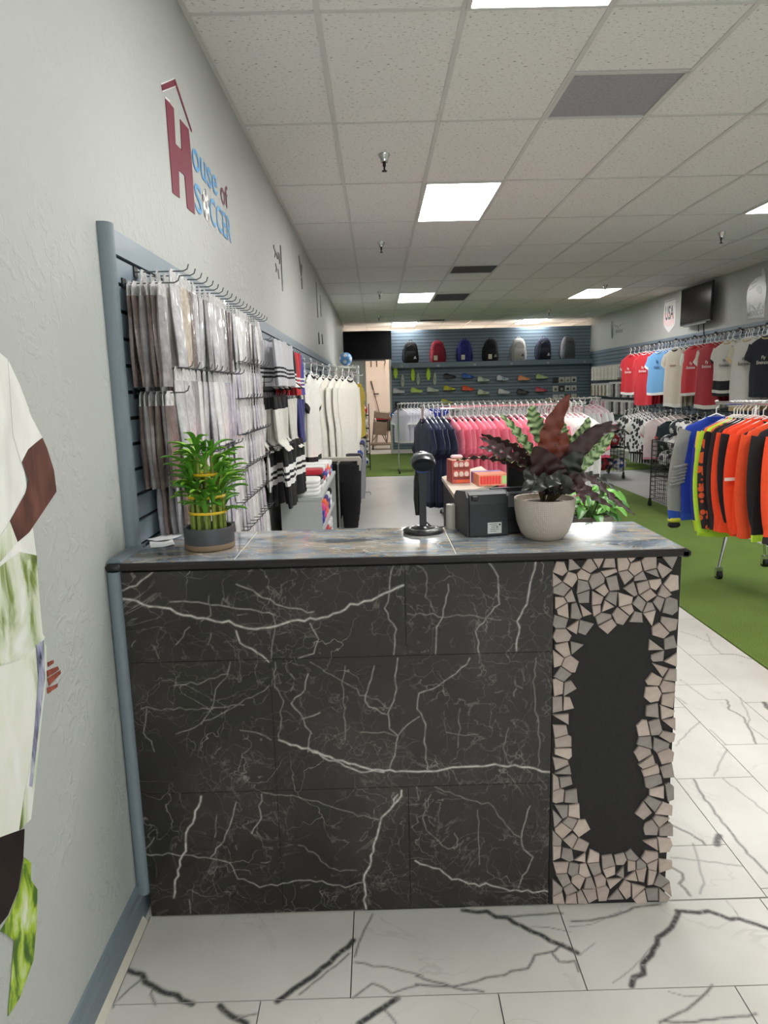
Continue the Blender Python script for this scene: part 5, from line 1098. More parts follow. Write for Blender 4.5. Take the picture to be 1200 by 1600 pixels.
# ================================================================== BALLS
ICO = []
ph_ = (1+5**.5)/2
for a in (-1, 1):
    for b in (-ph_, ph_): ICO += [(0, a, b), (a, b, 0), (b, 0, a)]
ICO = [Vector(v).normalized() for v in ICO]
def ball_mesh(key, c0, c1, R_=.11):
    if key in _g: return _g[key]
    import bmesh
    bm = bmesh.new(); bmesh.ops.create_icosphere(bm, subdivisions=4, radius=R_); me = bpy.data.meshes.new('soccer_ball')
    for f in bm.faces:
        d = f.calc_center_median().normalized(); mx = max(d.dot(v) for v in ICO); f.material_index = 1 if mx > .952 else 0; f.smooth = True
    bm.to_mesh(me); bm.free()
    me.materials.append(mat('ball_'+key+'0', c0, .35, var=.04)); me.materials.append(mat('ball_'+key+'1', c1, .35, var=.04)); _g[key] = me; return me
BALLS = {'white and black': ((228, 228, 226), (70, 70, 76)), 'white and red': ((226, 222, 220), (176, 40, 56)), 'red and white': ((186, 44, 54), (226, 222, 220)), 'white and blue': ((222, 222, 228), (52, 72, 150)), 'grey and black': ((150, 150, 152), (30, 30, 34)), 'blue and white': ((92, 150, 206), (226, 226, 228)), 'red and black': ((178, 48, 52), (40, 30, 32)), 'bronze and white': ((150, 118, 100), (214, 206, 198)), 'dark and white': ((46, 48, 58), (214, 214, 214))}
def ball(c, loc, where, group, R_=.108):
    thing('soccer_ball', cut('%s soccer ball %s' % (c, where)), 'ball', ball_mesh(c, *BALLS[c]), loc, (loc[0]*9, loc[1]*7, loc[2]*5), group)
# ball tower near the doorway
tw = thing('ball_tower', 'narrow dark wire tower of soccer balls beside the aisle near the doorway', 'ball rack', None, (.46, 13.6, 0))
for dx in (-.13, .13):
    for dy in (-.13, .13): new('post', MB().tube([(dx, dy, .0), (dx, dy, 1.28)], .008, 6).mesh('post', BLKMETAL), tw)
for z in (.06, .31, .56, .81, 1.06): new('wire_shelf', MB().tube([(-.13, -.13, z), (.13, -.13, z), (.13, .13, z), (-.13, .13, z), (-.13, -.13, z)], .006, 5).tube([(-.13, -.06, z), (.13, -.06, z)], .004, 4).tube([(-.13, .06, z), (.13, .06, z)], .004, 4).mesh('wire_shelf', BLKMETAL), tw)
for k, (z, c) in enumerate([(.06, 'white and blue'), (.31, 'dark and white'), (.56, 'bronze and white'), (.81, 'white and black'), (1.06, 'red and white')]):
    ball(c, (.46, 13.6, z+.100), 'on the %s level of the wire tower' % ORD[k], 'balls in the tower')
wu = thing('white_shelf_unit', 'white open shelf unit against the shop-name wall near the doorway', 'shelf unit', None, (.23, 12.45, 0))
for dx in (-.2, .2):
    for dy in (-.35, .35): new('post', MB().box((dx, dy, .98), (.03, .03, 1.96)).mesh('post', WHITEP), wu)
for z in (.2, .6, 1.0, 1.35, 1.65, 1.95): new('shelf', MB().box((0, 0, z), (.44, .76, .025)).mesh('shelf', WHITEP), wu)
ball('blue and white', (.24, 12.15, 2.072), 'on top of the white shelf unit', 'balls on the white shelf unit')
ball('white and black', (.26, 12.2, 1.77), 'on the upper level of the white shelf unit', 'balls on the white shelf unit')
thing('cone_stack', 'bright green stack of training cones on the white shelf unit', 'cones', MB().lathe([(.1, 0), (.1, .012), (.07, .02), (.06, .06), (.075, .062), (.05, .12), (.03, .22), (.012, .23)], 16).mesh('cone_stack', mat('neon_green', (60, 210, 50), .4, var=.05), True), (.34, 12.14, .613))

# ================================================================== STORE ROOM THROUGH THE DOORWAY
ch = thing('plastic_chair', 'stacking beige plastic armchair in the store room doorway', 'chair', None, (.93, 19.3, 0), (0, 0, -.1)); CHM = mat('chair_beige', (176, 164, 146), .5, var=.05)
new('seat', MB().bbox((0, 0, .42), (.46, .44, .03), .01).mesh('seat', CHM), ch)
bk = MB()
for k in range(7): bk.box((-.18+.06*k, .2+.05, .64), (.035, .015, .40-.012*abs(k-3)**2), rx=-.2)
bk.tube([(-.23, .2, .44), (-.24, .27, .7), (-.17, .31, .86), (0, .32, .90), (.17, .31, .86), (.24, .27, .7), (.23, .2, .44)], .02, 6)
new('backrest', bk.mesh('backrest', CHM, True), ch)
for sx in (-1, 1):
    new('armrest', MB().tube([(sx*.24, .24, .66), (sx*.27, .0, .66), (sx*.26, -.2, .64), (sx*.24, -.22, .42)], .02, 6).mesh('armrest', CHM, True), ch)
    for sy in (-1, 1): new('leg', MB().tube([(sx*.2, sy*.19, .42), (sx*.25, sy*.24, .0)], .022, 6).mesh('leg', CHM, True), ch)
bx_ = thing('tool_box', 'black storage case with a red lid resting on the store room chair', 'box', None, (.93, 19.22, .436))
new('case', MB().bbox((0, 0, .15), (.40, .28, .30), .01).mesh('case', BLKPLAST), bx_); new('lid', MB().bbox((0, 0, .335), (.42, .3, .07), .012).mesh('lid', mat('lid_red', (176, 46, 48), .4, var=.05)), bx_); new('handle', MB().tube([(-.08, -.14, .34), (-.08, -.18, .36), (.08, -.18, .36), (.08, -.14, .34)], .01, 6).mesh('handle', BLKPLAST), bx_)
bm_ = thing('broom', 'brown broom leaning against the pale store room wall', 'broom', None, (0, 0, 0))
new('handle', MB().tube([(1.02, 20.30, .02), (.62, 20.55, 1.75)], .013, 6).mesh('handle', mat('broom_wood', (112, 58, 44), .5, var=.1)), bm_); new('grip', MB().tube([(.66, 20.52, 1.55), (.60, 20.56, 1.80)], .02, 6).mesh('grip', BLKPLAST), bm_); new('bracket', MB().box((.74, 20.50, 1.43), (.16, .03, .03)).mesh('bracket', BLKPLAST), bm_)
dol = thing('flat_dolly', 'flat four-wheeled dolly on the store room floor', 'dolly', None, (.86, 18.4, 0)); new('deck', MB().bbox((0, 0, .14), (.6, .5, .04), .006).mesh('deck', mat('dolly_wood', (120, 104, 88), .6, var=.1)), dol)
for dx in (-.24, .24):
    for dy in (-.19, .19): new('wheel', MB().tube([(dx-.02, dy, .06), (dx+.02, dy, .06)], .06, 12).box((dx, dy, .1), (.03, .03, .05)).mesh('wheel', BLKMETAL), dol)
fc = thing('folded_chair', 'brown folded chair leaning on the dolly in the store room', 'chair', None, (.80, 18.35, .165), (-.06, .12, .25))
new('frame', MB().tube([(-.2, 0, 0), (-.2, 0, .82), (.2, 0, .82), (.2, 0, 0)], .014, 6).tube([(-.2, .04, .02), (.18, .04, .6)], .012, 6).tube([(.2, .04, .02), (-.18, .04, .6)], .012, 6).mesh('frame', mat('chair_brown', (96, 84, 74), .5, var=.1)), fc); new('seat', MB().bbox((0, .03, .38), (.36, .03, .34), .01).mesh('seat', mat('chair_brown2', (112, 96, 82), .6, var=.1)), fc); new('backrest', MB().bbox((0, -.005, .72), (.38, .02, .16), .008).mesh('backrest', mat('chair_brown2', (112, 96, 82))), fc)
for k, x in enumerate((.62, .78)): thing('wall_hook', 'black hook at the top of the store room wall, %s from the doorway side' % ORD[k], 'hook', MB().tube([(x, 20.6, 2.42), (x, 20.52, 2.42), (x, 20.50, 2.2)], .012, 5).mesh('wall_hook', BLKMETAL))

# ================================================================== BACK WALL: SHELF, BACKPACKS, SHOES
SHZ, SHD = 2.135, .30
sh_ = thing('wall_shelf', 'long blue-grey wall shelf carrying seven backpacks', 'shelf', None)
new('board', MB().box(((DX1+.02+XR-.03)/2, YB-.02-SHD/2, SHZ), (XR-DX1-.06, SHD, .022)).mesh('board', SLAT), sh_); new('front_lip', MB().box(((DX1+.02+XR-.03)/2, YB-.02-SHD, SHZ-.05), (XR-DX1-.06, .012, .10)).mesh('front_lip', SLATB), sh_)
for k in range(6): new('bracket', MB().box((DX1+.25+.86*k, YB-.03-SHD, SHZ-.065), (.05, .02, .045), 0).mesh('bracket', mat('bracket_grey', (150, 156, 160), .4, .4, var=0)), sh_)
def sup(rx, ry, z, e=.5, n=20, cx=0, cy=0): return [(cx+rx*math.copysign(abs(math.cos(a))**e, math.cos(a)), cy+ry*math.copysign(abs(math.sin(a))**e, math.sin(a)), z) for a in np.linspace(0, 2*math.pi, n, False)]
def backpack(label, px, c, c2, tag=True, sc_=1.0, logo=None):
    p = ony(px, 560, YB-.18); o = thing('backpack', label, 'backpack', None, (p[0], YB-.185, SHZ+.0115), (0, 0, .1*math.sin(px)))
    m1, m2 = K(c), K(c2); H = .50*sc_; w = .165
    body = MB().loft([sup(w*.92, .095, 0), sup(w, .105, .03), sup(w*1.02, .108, .18), sup(w*.98, .10, .32), sup(w*.86, .085, .42), sup(w*.6, .06, H-.02), sup(w*.3, .03, H)]).mesh('body', m1, True)
    pkt = MB().loft([sup(w*.78, .03, .03, cy=-.10), sup(w*.82, .04, .06, cy=-.105), sup(w*.8, .038, .2, cy=-.102), sup(w*.7, .02, .27, cy=-.095)]).mesh('front_pocket', m2, True)
    bo = new('body', body, o); fp = new('front_pocket', pkt, o)
    new('handle', MB().tube([(-.04, 0, H-.02), (-.03, 0, H+.03), (.03, 0, H+.03), (.04, 0, H-.02)], .009, 6).mesh('handle', m2, True), o)
    for sx in (-1, 1): new('strap', MB().tube([(sx*.09, .08, H-.08), (sx*.17, .10, .3), (sx*.19, .06, .12), (sx*.17, .03, .02)], .014, 6).mesh('strap', m2, True), o)
    new('zip', MB().tube([(-.11, -.106, .30), (-.08, -.10, .38), (0, -.085, .42), (.08, -.10, .38), (.11, -.106, .30)], .004, 4).mesh('zip', BLKMETAL), bo)
    if tag: new('price_tag', MB().box((-.05, -.155, .10), (.085, .003, .11)).mesh('price_tag', mat('tag_card', (216, 208, 194), .6, var=.03)), o)
    if logo: new('logo_mark', MB().prism([(.04, -.148, .09), (.11, -.148, .09), (.085, -.148, .16), (.065, -.148, .14)], (0, -.003, 0)).mesh('logo_mark', K(logo)), fp)
backpack('black backpack with white mark and hanger loop, nearest the television', 642, (26, 26, 30), (34, 34, 38), False, 1.0, WHT)
backpack('dark red backpack with a price tag', 684, (150, 24, 50), (128, 18, 42))
backpack('royal blue backpack with a price tag', 726, (36, 44, 128), (30, 38, 112), True, 1.02)
backpack('black backpack with price tag and pale mark, between blue and grey ones', 767, (24, 24, 30), (20, 20, 26), True, 1.02, (150, 150, 152))
backpack('light grey backpack with white side panels', 810, (186, 184, 182), (172, 170, 166), False, 1.02, (90, 90, 94))
backpack('dark navy backpack with a pale mark', 849, (30, 32, 54), (26, 28, 46), False, 1.02, (190, 190, 196))
backpack('charcoal and light grey backpack at the corner end of the shelf', 887, (92, 92, 98), (74, 74, 80), False, 1.06)
def shoe_parts(key, c, cs, ca):
    if ('sh', key) in _g: return _g[('sh', key)]
    L = .28; xs = np.linspace(0, 1, 13); rs = []; so = []; n = 14
    for t in xs:
        w = .048*(math.sin(math.pi*min(1, .10+.86*t))**.45)*(1.0 if t > .45 else .86); hgt = .12 if t < .22 else .12-.058*min(1, (t-.22)/.45) - (.02*max(0, (t-.75)/.25))
        if t == 0: hgt = .095
        rs.append([(t*L-.14, w*math.cos(a), .012+max(.0, math.sin(a))*hgt*.95*(.9 if t in (0, 1) else 1)+min(0, math.sin(a))*.004) for a in np.linspace(0, 2*math.pi, n, False)])
        so.append([(t*L*1.02-.1428, w*1.06*math.cos(a), .008+.010*math.sin(a)+.01*max(0, (t-.8)/.2)) for a in np.linspace(0, 2*math.pi, n, False)])
    up = MB().loft(rs).mesh('upper', mat('shoe_%d_%d_%d' % c, c, .4, var=.08), True); sl_ = MB().loft(so)
    for (x, yy) in ((.08, .025), (.08, -.025), (.03, .028), (.03, -.028), (-.09, .02), (-.09, -.02)): sl_.lathe([(.007, 0), (.005, -.010)], 6, (x, yy, 0))
    sl_ = sl_.mesh('sole', mat('shoe_%d_%d_%d' % cs, cs, .4, var=.08), True)
    st = MB()
    for k in range(3): st.box((-.01+.028*k, -.046, .045-.004*k), (.010, .006, .05), rz=0)
    st = st.mesh('side_stripe', mat('shoe_%d_%d_%d' % ca, ca, .4, var=.05))
    lc = MB()
    for k in range(4): lc.tube([(.0+.022*k, -.02, .096-.011*k), (.0+.022*k, .02, .096-.011*k)], .004, 5)
    op = MB().loft([sup(.04, .022, .098, .9, 14, -.095), sup(.036, .019, .104, .9, 14, -.095)]).mesh('ankle_opening', BLKMETAL)
    _g[('sh', key)] = [('upper', up), ('sole', sl_), ('side_stripe', st), ('laces', lc.mesh('laces', mat('shoe_%d_%d_%d' % ca, ca))), ('ankle_opening', op)]; return _g[('sh', key)]
LIME = (186, 220, 60)
SHOES = [(703, 588, 'black', (30, 32, 40), (30, 32, 40), (60, 62, 70)), (731, 588, 'blue', (40, 84, 176), (30, 40, 80), (90, 150, 220)), (755, 593, 'white with green trim in the upper row', (196, 206, 190), (110, 170, 70), (60, 70, 60)), (785, 591, 'white heel-blue', (200, 206, 216), (210, 214, 220), (40, 90, 180)), (818, 591, 'peach orange', (226, 150, 104), (220, 150, 110), (236, 180, 140)), (846, 589, 'pale green with a dark sole', (170, 200, 130), (40, 44, 44), (220, 226, 210)),
         (623, 611, 'lilac white', (206, 202, 212), (206, 202, 212), (180, 176, 190)), (651, 610, 'lime and white', (190, 214, 100), (214, 220, 196), LIME), (676, 609, 'pale silver', (190, 194, 184), (180, 186, 176), (150, 156, 148)), (702, 607, 'yellow', (198, 190, 50), (60, 62, 70), (90, 92, 60)), (731, 607, 'orange-red', (232, 84, 44), (210, 60, 40), (240, 130, 90)), (755, 613, 'white and lime in the lower row', (196, 202, 184), (160, 196, 60), (90, 96, 90)), (787, 612, 'plain white', (206, 208, 210), (200, 202, 206), (180, 182, 186)), (817, 612, 'black with grey lining', (40, 40, 42), (36, 36, 38), (120, 112, 104)), (845, 609, 'pink-red', (196, 66, 92), (80, 36, 60), (226, 120, 140)),
         (626, 632, 'black in the lowest row', (32, 32, 36), (28, 28, 32), (50, 50, 54)), (619, 649, 'bright blue in the lowest row', (56, 116, 190), (190, 200, 210), (220, 226, 232)), (698, 628, 'yellow-green above the white shirts', (206, 208, 60), (150, 160, 50), (90, 92, 60))]
def clip_me(): return MB().box((0, .075, -.004), (.09, .16, .006)).box((0, .155, .012), (.09, .01, .04)).mesh('shoe_ledge', mat('ledge_clear', (96, 112, 124), .3, var=0))
_cm = clip_me()
for (px, py, c, a, b, d) in SHOES:
    p = ony(px, py, YB-.11); z = p[2]-.05
    thing('shoe_ledge', 'small wall ledge under the %s football boot' % c, 'ledge', _cm, (p[0], YB-.18, z-.012), (0, 0, 0), 'shoe ledges on the back wall')
    thing('football_boot', '%s football boot on the back wall' % c, 'shoe', None, (p[0], YB-.11-.04, z), (0, 0, 0), 'boots on the back wall', parts=shoe_parts(c, a, b, d))
for k, (px, py, c) in enumerate([(618, 583, 'lime'), (629, 595, 'white'), (645, 587, 'lime'), (653, 592, 'white'), (669, 586, 'lime'), (679, 592, 'white')]):
    p = ony(px, py, YB-.06); pair = k//2
    thing('football_boot', '%s upright boot of the %s sole-out pair from the doorway' % (c, ORD[pair]), 'shoe', None, (p[0], YB-.135 if k % 2 == 0 else YB-.032, p[2]+.02*(k % 2 == 0)), (-math.pi/2, math.pi/2, 0) if k % 2 == 0 else (0, math.pi/2-.15, -math.pi/2), 'upright boots on the back wall', parts=shoe_parts('ul%d' % (k % 2), (176, 190, 90) if k % 2 == 0 else (206, 210, 200), (190, 230, 40) if k % 2 == 0 else (150, 180, 90), (60, 64, 60)))
# boxed accessories by the corner
ab = MB().bbox((0, 0, 0), (.105, .03, .125), .004)
for r_ in range(6):
    for c_ in range(4):
        p = ony(868+9.6*c_, 594+13.4*r_-.4*c_, YB-.06); dark = (r_*4+c_*3) % 7 == 0
        o = thing('accessory_card', cut('%s accessory card, %s row down, %s card from the boots' % ('dark' if dark else 'white', ORD[r_], ORD[c_])), 'accessory', None, (p[0], YB-.05, p[2]), (0, 0, 0), 'accessory cards on the back wall')
        new('card', MB().bbox((0, 0, 0), (.13, .008, .13), .002).mesh('card', mat('acc_dark', (52, 50, 50), .4, var=.1) if dark else mat('acc_white', (204, 204, 198), .4, var=.06)), o)
        new('blister', MB().bbox((0, -.018, -.012), (.06, .03, .06), .01).mesh('blister', mat('acc_b%d' % ((r_+c_) % 3), [(60, 60, 60), (120, 110, 96), (160, 160, 156)][(r_+c_) % 3], .3, var=.1), True), o)
        new('peg', MB().tube([(0, .03, .05), (0, -.03, .05)], .004, 5).mesh('peg', CHROME), o)

# ================================================================== FAR CREST-WALL PACKS
def rpacks(row, lab, y0, y1, n, z, h, mats, w=.09):
    for k in range(n):
        yy = y0+(y1-y0)*k/(n-1); m = mats[k % len(mats)]
        thing('display_hook', cut('%s hook from the corner with %s' % (ORD[min(k, 20)], lab)), 'hook', None, (XR-.02, yy, z+.012), (0, 0, math.pi), 'corner hooks with ' + lab, parts=[('hook_wire', _hw), ('hook_plate', _hp)])
        for q in range(2):
            o = thing('hanging_pack', cut('%s, %s hook from the corner, %s from the wall' % (lab, ORD[min(k, 20)], ORD[q])), 'accessory pack', pack_mesh(('rp', m.name, h, k % 3), m, w, h, .022, k % 3), (XR-.09-.07*q, yy, z), (0, 0, .35), 'corner packs, ' + lab)
            new('hang_tab', header_mesh(w), o)
WPK = [gloss('white', (214, 212, 212), .12), gloss('cream', (206, 198, 182), .12)]; GPK = [gloss('goldpk', (150, 138, 110)), gloss('white', (214, 212, 212))]; SPK = [gloss('silver', (188, 186, 190)), gloss('grey', (150, 146, 148)), gloss('dark', (66, 58, 64))]; PPK = [gloss('pinkpk', (222, 140, 168)), gloss('white', (214, 212, 212))]
rpacks(0, 'white wrapped socks, upper corner row', 16.3, 14.7, 14, 1.93, .30, WPK)
rpacks(1, 'grey wrapped shin guards, upper corner row', 14.55, 13.75, 7, 1.93, .26, SPK)
rpacks(2, 'gold and white packs, middle corner row', 16.3, 15.2, 10, 1.55, .26, GPK)
rpacks(3, 'silver wrapped shin guards, middle corner row', 15.05, 13.5, 12, 1.57, .30, SPK)
rpacks(4, 'pink and white wrapped socks, lower corner row', 16.25, 15.3, 8, 1.20, .28, PPK)
rpacks(5, 'silver wrapped shin guards, lower corner row', 15.15, 13.4, 13, 1.20, .28, SPK)

# ================================================================== FLOOR RACKS IN THE MIDDLE
def floor_rack(label, x0, x1, yy, z, m=CHROME):
    o = thing('clothes_rack', label, 'clothes rack')
    new('bar', MB().tube([(x0, yy, z), (x1, yy, z)], .013, 8).mesh('bar', m), o)
    for x in (x0+.02, x1-.02):
        new('post', MB().tube([(x, yy, .05), (x, yy, z)], .012, 8).mesh('post', m), o)
        new('foot', MB().tube([(x, yy-.28, .03), (x, yy-.2, .05), (x, yy+.2, .05), (x, yy+.28, .03)], .014, 6).tube([(x, yy-.26, .0), (x, yy-.26, .04)], .015, 6).tube([(x, yy+.26, .0), (x, yy+.26, .04)], .015, 6).mesh('foot', BLKMETAL), o)
def row(n, x0, x1, yy, z, me, col, lab, rz, where, prn=(), jit=.05, cat='shirt', hang=WHITEP):
    for q in range(n):
        x = x0+(x1-x0)*q/max(1, n-1)
        jersey('%s, %s along %s' % (lab, ORD[min(q, 20)], where), '%s on %s' % (lab, where), me, col, x, yy+.01*math.sin(q*2.3), z, rz+jit*math.sin(q*1.9), prn, hang, '%s hanger along %s, holding a %s' % (ORD[min(q, 20)], where, lab), cat, 'hanging_shirt')
floor_rack('chrome-barred rack of pink and navy shirts behind the card boxes', 1.12, 2.55, 6.05, 1.385)
row(5, 1.15, 1.31, 6.05, 1.385, shirt_mesh('nvy', [K((30, 40, 74)), K((30, 40, 74)), K((24, 32, 60))], .25, .74, .22, 1.15, seed=61), K(NAVY), 'navy blue t-shirt', -math.pi/2+.22, 'the pink shirt rack')
row(18, 1.37, 2.25, 6.05, 1.385, shirt_mesh('pnk', [K((240, 128, 150)), K((240, 128, 150)), K((226, 104, 132))], .25, .72, .21, 1.2, seed=62, fold=.02), K((60, 40, 60)), 'pink t-shirt with dark collar', -math.pi/2+.30, 'the pink shirt rack')
row(5, 2.31, 2.5, 6.05, 1.385, shirt_mesh('rwht', [K(WHT), K(WHT), K(PINK)], .25, .7, .21, 1.2, seed=63), K(PINK), 'white and pink t-shirt', -math.pi/2+.5, 'the pink shirt rack')
floor_rack('rack of white shirts standing behind the pink shirt rack', 1.50, 3.1, 8.3, 1.30)
wh1 = shirt_mesh('wh1', [K((226, 226, 228)), K((226, 226, 228)), K(WHT)], .24, .68, .2, 1.15, seed=64); wh2 = shirt_mesh('wh2', [K((226, 214, 218)), K(WHT), K((200, 120, 140))], .24, .68, .2, 1.15, seed=65, band=[(.05, .15, 2)])
row(12, 1.56, 2.15, 8.3, 1.30, wh1, K(WHT), 'plain white shirt', -math.pi/2+.55, 'the white shirt rack')
row(16, 2.2, 3.04, 8.3, 1.30, wh2, K((120, 50, 90)), 'white shirt with rose band', -math.pi/2+.55, 'the white shirt rack')
floor_rack('tall rack of white jackets farther back in the shop', 1.85, 3.5, 10.3, 1.33)
row(20, 1.92, 3.4, 10.3, 1.33, shirt_mesh('wh3', [K((222, 222, 224)), K((222, 222, 224)), K((180, 180, 184))], .25, .74, .5, 1.35, seed=66), K((150, 150, 156)), 'white long-sleeved jacket', -math.pi/2+.6, 'the tall white rack')
floor_rack('rack of white and royal blue shirts near the back wall turf', 1.12, 2.1, 13.0, 1.28)
row(8, 1.20, 1.62, 13.0, 1.28, shirt_mesh('wh4', [K((214, 212, 224)), K((214, 212, 224)), K(WHT)], .2, .62, .18, 1.3, seed=67), None, 'lilac-white shirt', -math.pi/2+.75, 'the far rack')
row(5, 1.70, 1.94, 13.0, 1.28, shirt_mesh('bl4', [K(ROYAL), K(ROYAL), K(ROYAL)], .2, .6, .18, 1.3, seed=68), None, 'royal blue shirt', -math.pi/2+.75, 'the far rack')
floor_rack('rack of pink-and-white patterned shirts beside the ball bin', 3.0, 3.75, 9.4, 1.36)
row(9, 3.06, 3.68, 9.4, 1.36, shirt_mesh('pw4', [K((226, 206, 212)), K(WHT), K((214, 84, 116))], .24, .68, .2, 1.15, seed=69, band=[(.2, .26, 2), (.34, .4, 2), (.48, .54, 2)]), K(PINK), 'pink hooped white shirt', -math.pi/2+.6, 'the hooped shirt rack')

# ================================================================== WIRE BALL BINS
def wire_bin(label, x0, x1, y0, y1, z0, z1):
    o = thing('wire_bin', label, 'wire bin', None)
    def panel(a, b):
        m = MB(); a = np.array(a); b = np.array(b); L = np.linalg.norm(b-a); n = int(L/.055)
        for k in range(n+1):
            p = a+(b-a)*k/n; m.tube([(p[0], p[1], z0), (p[0], p[1], z1)], .003, 4)
        for k in range(int((z1-z0)/.055)+1):
            z = z0+.055*k; m.tube([(a[0], a[1], z), (b[0], b[1], z)], .003, 4)
        return m.mesh('wire_panel', BLKMETAL)
    cs = [(x0, y0), (x1, y0), (x1, y1), (x0, y1)]
    for k in range(4): new('wire_panel', panel(cs[k], cs[(k+1) % 4]), o)
    new('rim', MB().tube([(x, y_, z1) for x, y_ in cs+[cs[0]]], .007, 6).mesh('rim', BLKMETAL), o)
    zs = z0+.40
    sh = MB()
    for k in range(8): t = (k+.5)/8; sh.tube([(x0, y0+(y1-y0)*t, zs), (x1, y0+(y1-y0)*t, zs)], .004, 4)
    new('shelf_grid', sh.box(((x0+x1)/2, (y0+y1)/2, zs-.012), (x1-x0-.01, y1-y0-.01, .01)).mesh('shelf_grid', BLKMETAL), o)
    for x, y_ in cs:
        new('caster', MB().tube([(x-.014, y_, .036), (x+.014, y_, .036)], .036, 12).box((x, y_, .08), (.03, .02, .05)).mesh('caster', BLKMETAL), o); new('corner_post', MB().tube([(x, y_, .09), (x, y_, z1)], .008, 6).mesh('corner_post', BLKMETAL), o)
    return zs
zs = wire_bin('black wire bin heaped with soccer balls beside the goalkeeper shirts', 4.18, 5.05, 7.72, 8.68, .1, .84)
br_ = random.Random(4); names = ['white and black', 'white and black', 'white and red', 'grey and black', 'white and blue', 'white and red', 'dark and white']
k = 0
for lev in range(3):
    for i in range(3):
        for j in range(4):
            if lev == 2 and (i == 2 or j == 3): continue
            ball(names[(k*5+lev) % 7], (4.32+.25*i+.04*lev, 7.86+.225*j+.07*lev, zs+.112+.185*lev), 'in the bin by the goalkeeper rack, %s layer, %s in line' % (ORD[lev], ORD[i*4+j]), 'balls in the near bin'); k += 1
zs = wire_bin('black wire bin of soccer balls farther along the green turf runner', 4.05, 4.78, 11.35, 12.1, .12, .80)
for lev in range(2):
    for i in range(3):
        for j in range(3): ball(['red and black', 'white and black', 'grey and black', 'white and blue', 'red and white', 'dark and white'][(i*2+j*3+lev) % 6], (4.18+.23*i, 11.48+.235*j, zs+.112+.20*lev), 'in the far bin, %s layer, %s in line' % (ORD[lev], ORD[i*3+j]), 'balls in the far bin')
for k, (x, yy) in enumerate([(4.25, 11.5), (4.5, 11.6)]): ball(['grey and black', 'white and blue'][k], (x, yy, zs+.50), 'heaped on top of the far bin, %s of two' % ORD[k], 'balls in the far bin')
for k in range(5): ball(['white and black', 'white and black', 'red and black', 'dark and white', 'white and blue'][k], (4.2+.14*k, 11.5+.12*(k % 2), .23), 'low inside the far bin, %s in line' % ORD[k], 'balls in the far bin')

# ================================================================== GOALKEEPER SHIRT RACK
gr_ = thing('garment_rack', 'chrome rolling garment rack of long-sleeved goalkeeper shirts', 'clothes rack', None)
B0, B1 = Vector((3.36, 5.38, 1.375)), Vector((3.60, 4.12, 1.375))
new('bar', MB().tube([B0, B1], .014, 10).mesh('bar', CHROME, True), gr_); ap = Vector((3.66, 5.36, 1.375)); ap2 = Vector((3.86, 4.2, 1.375))
new('cross_bar', MB().tube([B0, ap+Vector((.2, .05, 0))], .012, 8).mesh('cross_bar', CHROME, True), gr_); new('cross_bar', MB().tube([B1, B1+Vector((.4, .08, 0))], .012, 8).mesh('cross_bar', CHROME, True), gr_)
for top, feet in ((ap, [(3.405, 5.285), (3.955, 5.62)]), (ap2, [(3.62, 3.98), (4.17, 4.3)])):
    for (x, yy) in feet:
        new('leg', MB().tube([(x, yy, .10), top], .013, 10).mesh('leg', CHROME, True), gr_)
        cst = new('caster', MB().box((x, yy, .082), (.05, .034, .026)).box((x-.024, yy, .05), (.006, .034, .05)).box((x+.024, yy, .05), (.006, .034, .05)).mesh('caster', CHROME), gr_); new('wheel', MB().tube([(x-.017, yy, .037), (x+.017, yy, .037)], .037, 16).mesh('wheel', BLKPLAST, True), cst); new('hub', MB().tube([(x-.0275, yy, .037), (x+.0275, yy, .037)], .012, 8).mesh('hub', CHROME), cst)
ORG, NEO, BRN = (244, 76, 34), (190, 230, 60), (46, 36, 40)
CAMO = m_spot('camo_orange', (226, 92, 48), (40, 34, 36), 22); GKG = K((150, 150, 144))
GK = [('grey and royal blue', [K((28, 64, 168)), GKG, K((40, 80, 180))], (30, 60, 150)), ('violet blue', [K((44, 48, 160)), K((44, 48, 160)), K((206, 226, 60))], (40, 44, 140)), ('orange and yellow', [K((240, 130, 50)), K((232, 214, 70)), K(ORG)], ORG), ('neon lime', [K(NEO), K(NEO), K(NEO)], NEO), ('orange camouflage', [CAMO, CAMO, CAMO], BRN), ('black', [K((17, 17, 20)), K((17, 17, 20)), K((17, 17, 20))], BLKC), ('dark brown-black', [K(BRN), K(BRN), K(BRN)], BRN),
      ('plain orange', [K(ORG), K(ORG), K(ORG)], ORG), ('orange with black side', [K(ORG), K((32, 28, 34)), K(ORG)], ORG), ('orange with navy shoulders', [K(ORG), K(ORG), K(ORG)], NAVY), ('bright orange', [K((246, 84, 40)), K((246, 84, 40)), K((246, 84, 40))], ORG), ('black and lime', [K((30, 30, 34)), K((30, 30, 34)), K(NEO)], NEO), ('deep orange', [K(ORG), K(ORG), K(BRN)], ORG)]
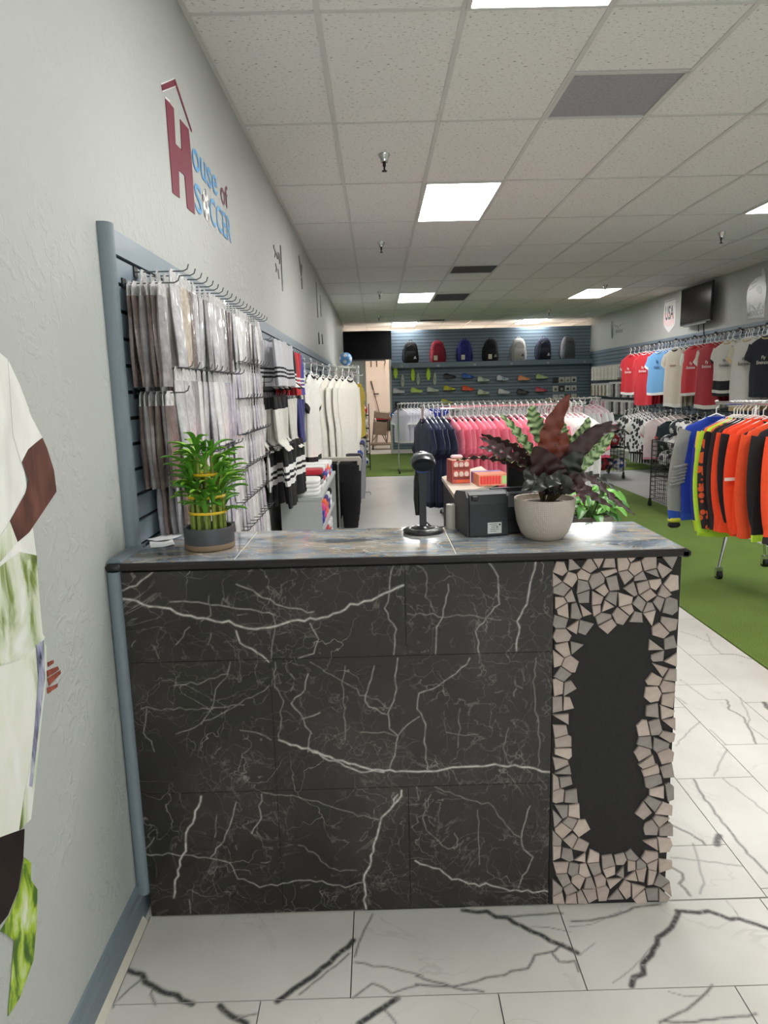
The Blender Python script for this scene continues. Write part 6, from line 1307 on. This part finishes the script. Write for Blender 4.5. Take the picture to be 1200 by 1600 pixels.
SPOS = [.0, .20, .235, .265, .30, .345, .39, .43, .50, .58, .68, .80, .92]
u_ = (B1-B0).normalized()
for k, ((lab, ms, cl), s_) in enumerate(zip(GK, SPOS)):
    p = B0+u_*s_; ln = .70 if k not in (1, 3) else .74
    me = shirt_mesh('gk%d' % k, ms, .265, .80 if k != 3 else .88, ln, 1.33 if k else 1.22, .032, .013, 80+k, sw=.088)
    ex = []
    if k == 0:
        pad = MB()
        for q in range(6): pad.tube([(-.235-.004*q, -.030, -.36-.026*q), (-.29-.004*q, -.040, -.37-.026*q), (-.345-.004*q, -.030, -.385-.026*q)], .013, 6)
        ex.append(('elbow_pad', pad.mesh('elbow_pad', GKG, True)))
        ex.append(('cuff', MB().bbox((-.300, .0, -.835), (.085, .06, .045), .012).mesh('cuff', K((26, 26, 28)), True))); ex.append(('cuff_band', MB().bbox((-.298, .0, -.797), (.095, .065, .035), .012).mesh('cuff_band', K((206, 206, 60)), True)))
    if k == 9:
        ex.append(('shoulder_patch', MB().loft([[(-.24, -.046, -.10), (-.15, -.052, -.05), (-.15, -.046, -.05), (-.24, -.040, -.10)], [(-.255, -.050, -.20), (-.17, -.058, -.17), (-.17, -.05, -.17), (-.255, -.044, -.20)], [(-.21, -.056, -.30), (-.20, -.058, -.30), (-.20, -.05, -.30), (-.21, -.05, -.30)]]).mesh('shoulder_patch', K(NAVY)))); ex.append(('price_tag', MB().prism([(-.10, -.062, -.08), (-.07, -.062, -.06), (-.05, -.062, -.13), (-.09, -.062, -.17), (-.12, -.062, -.13)], (0, -.003, 0)).mesh('price_tag', mat('tag_silver', (186, 186, 184), .4, var=.03))))
        ex.append(('sleeve_band', MB().box((-.30, -.043, -.40), (.09, .004, .022)).mesh('sleeve_band', K(WHT))))
    jersey('%s long-sleeved goalkeeper shirt on the rolling rack' % lab, 'goalkeeper shirts on the rolling rack', me, K(cl), p.x, p.y, B0.z, .10+.05*math.sin(k*2.1), ex, WHITEP, 'white hanger holding the %s goalkeeper shirt' % lab, 'shirt', 'goalkeeper_shirt')
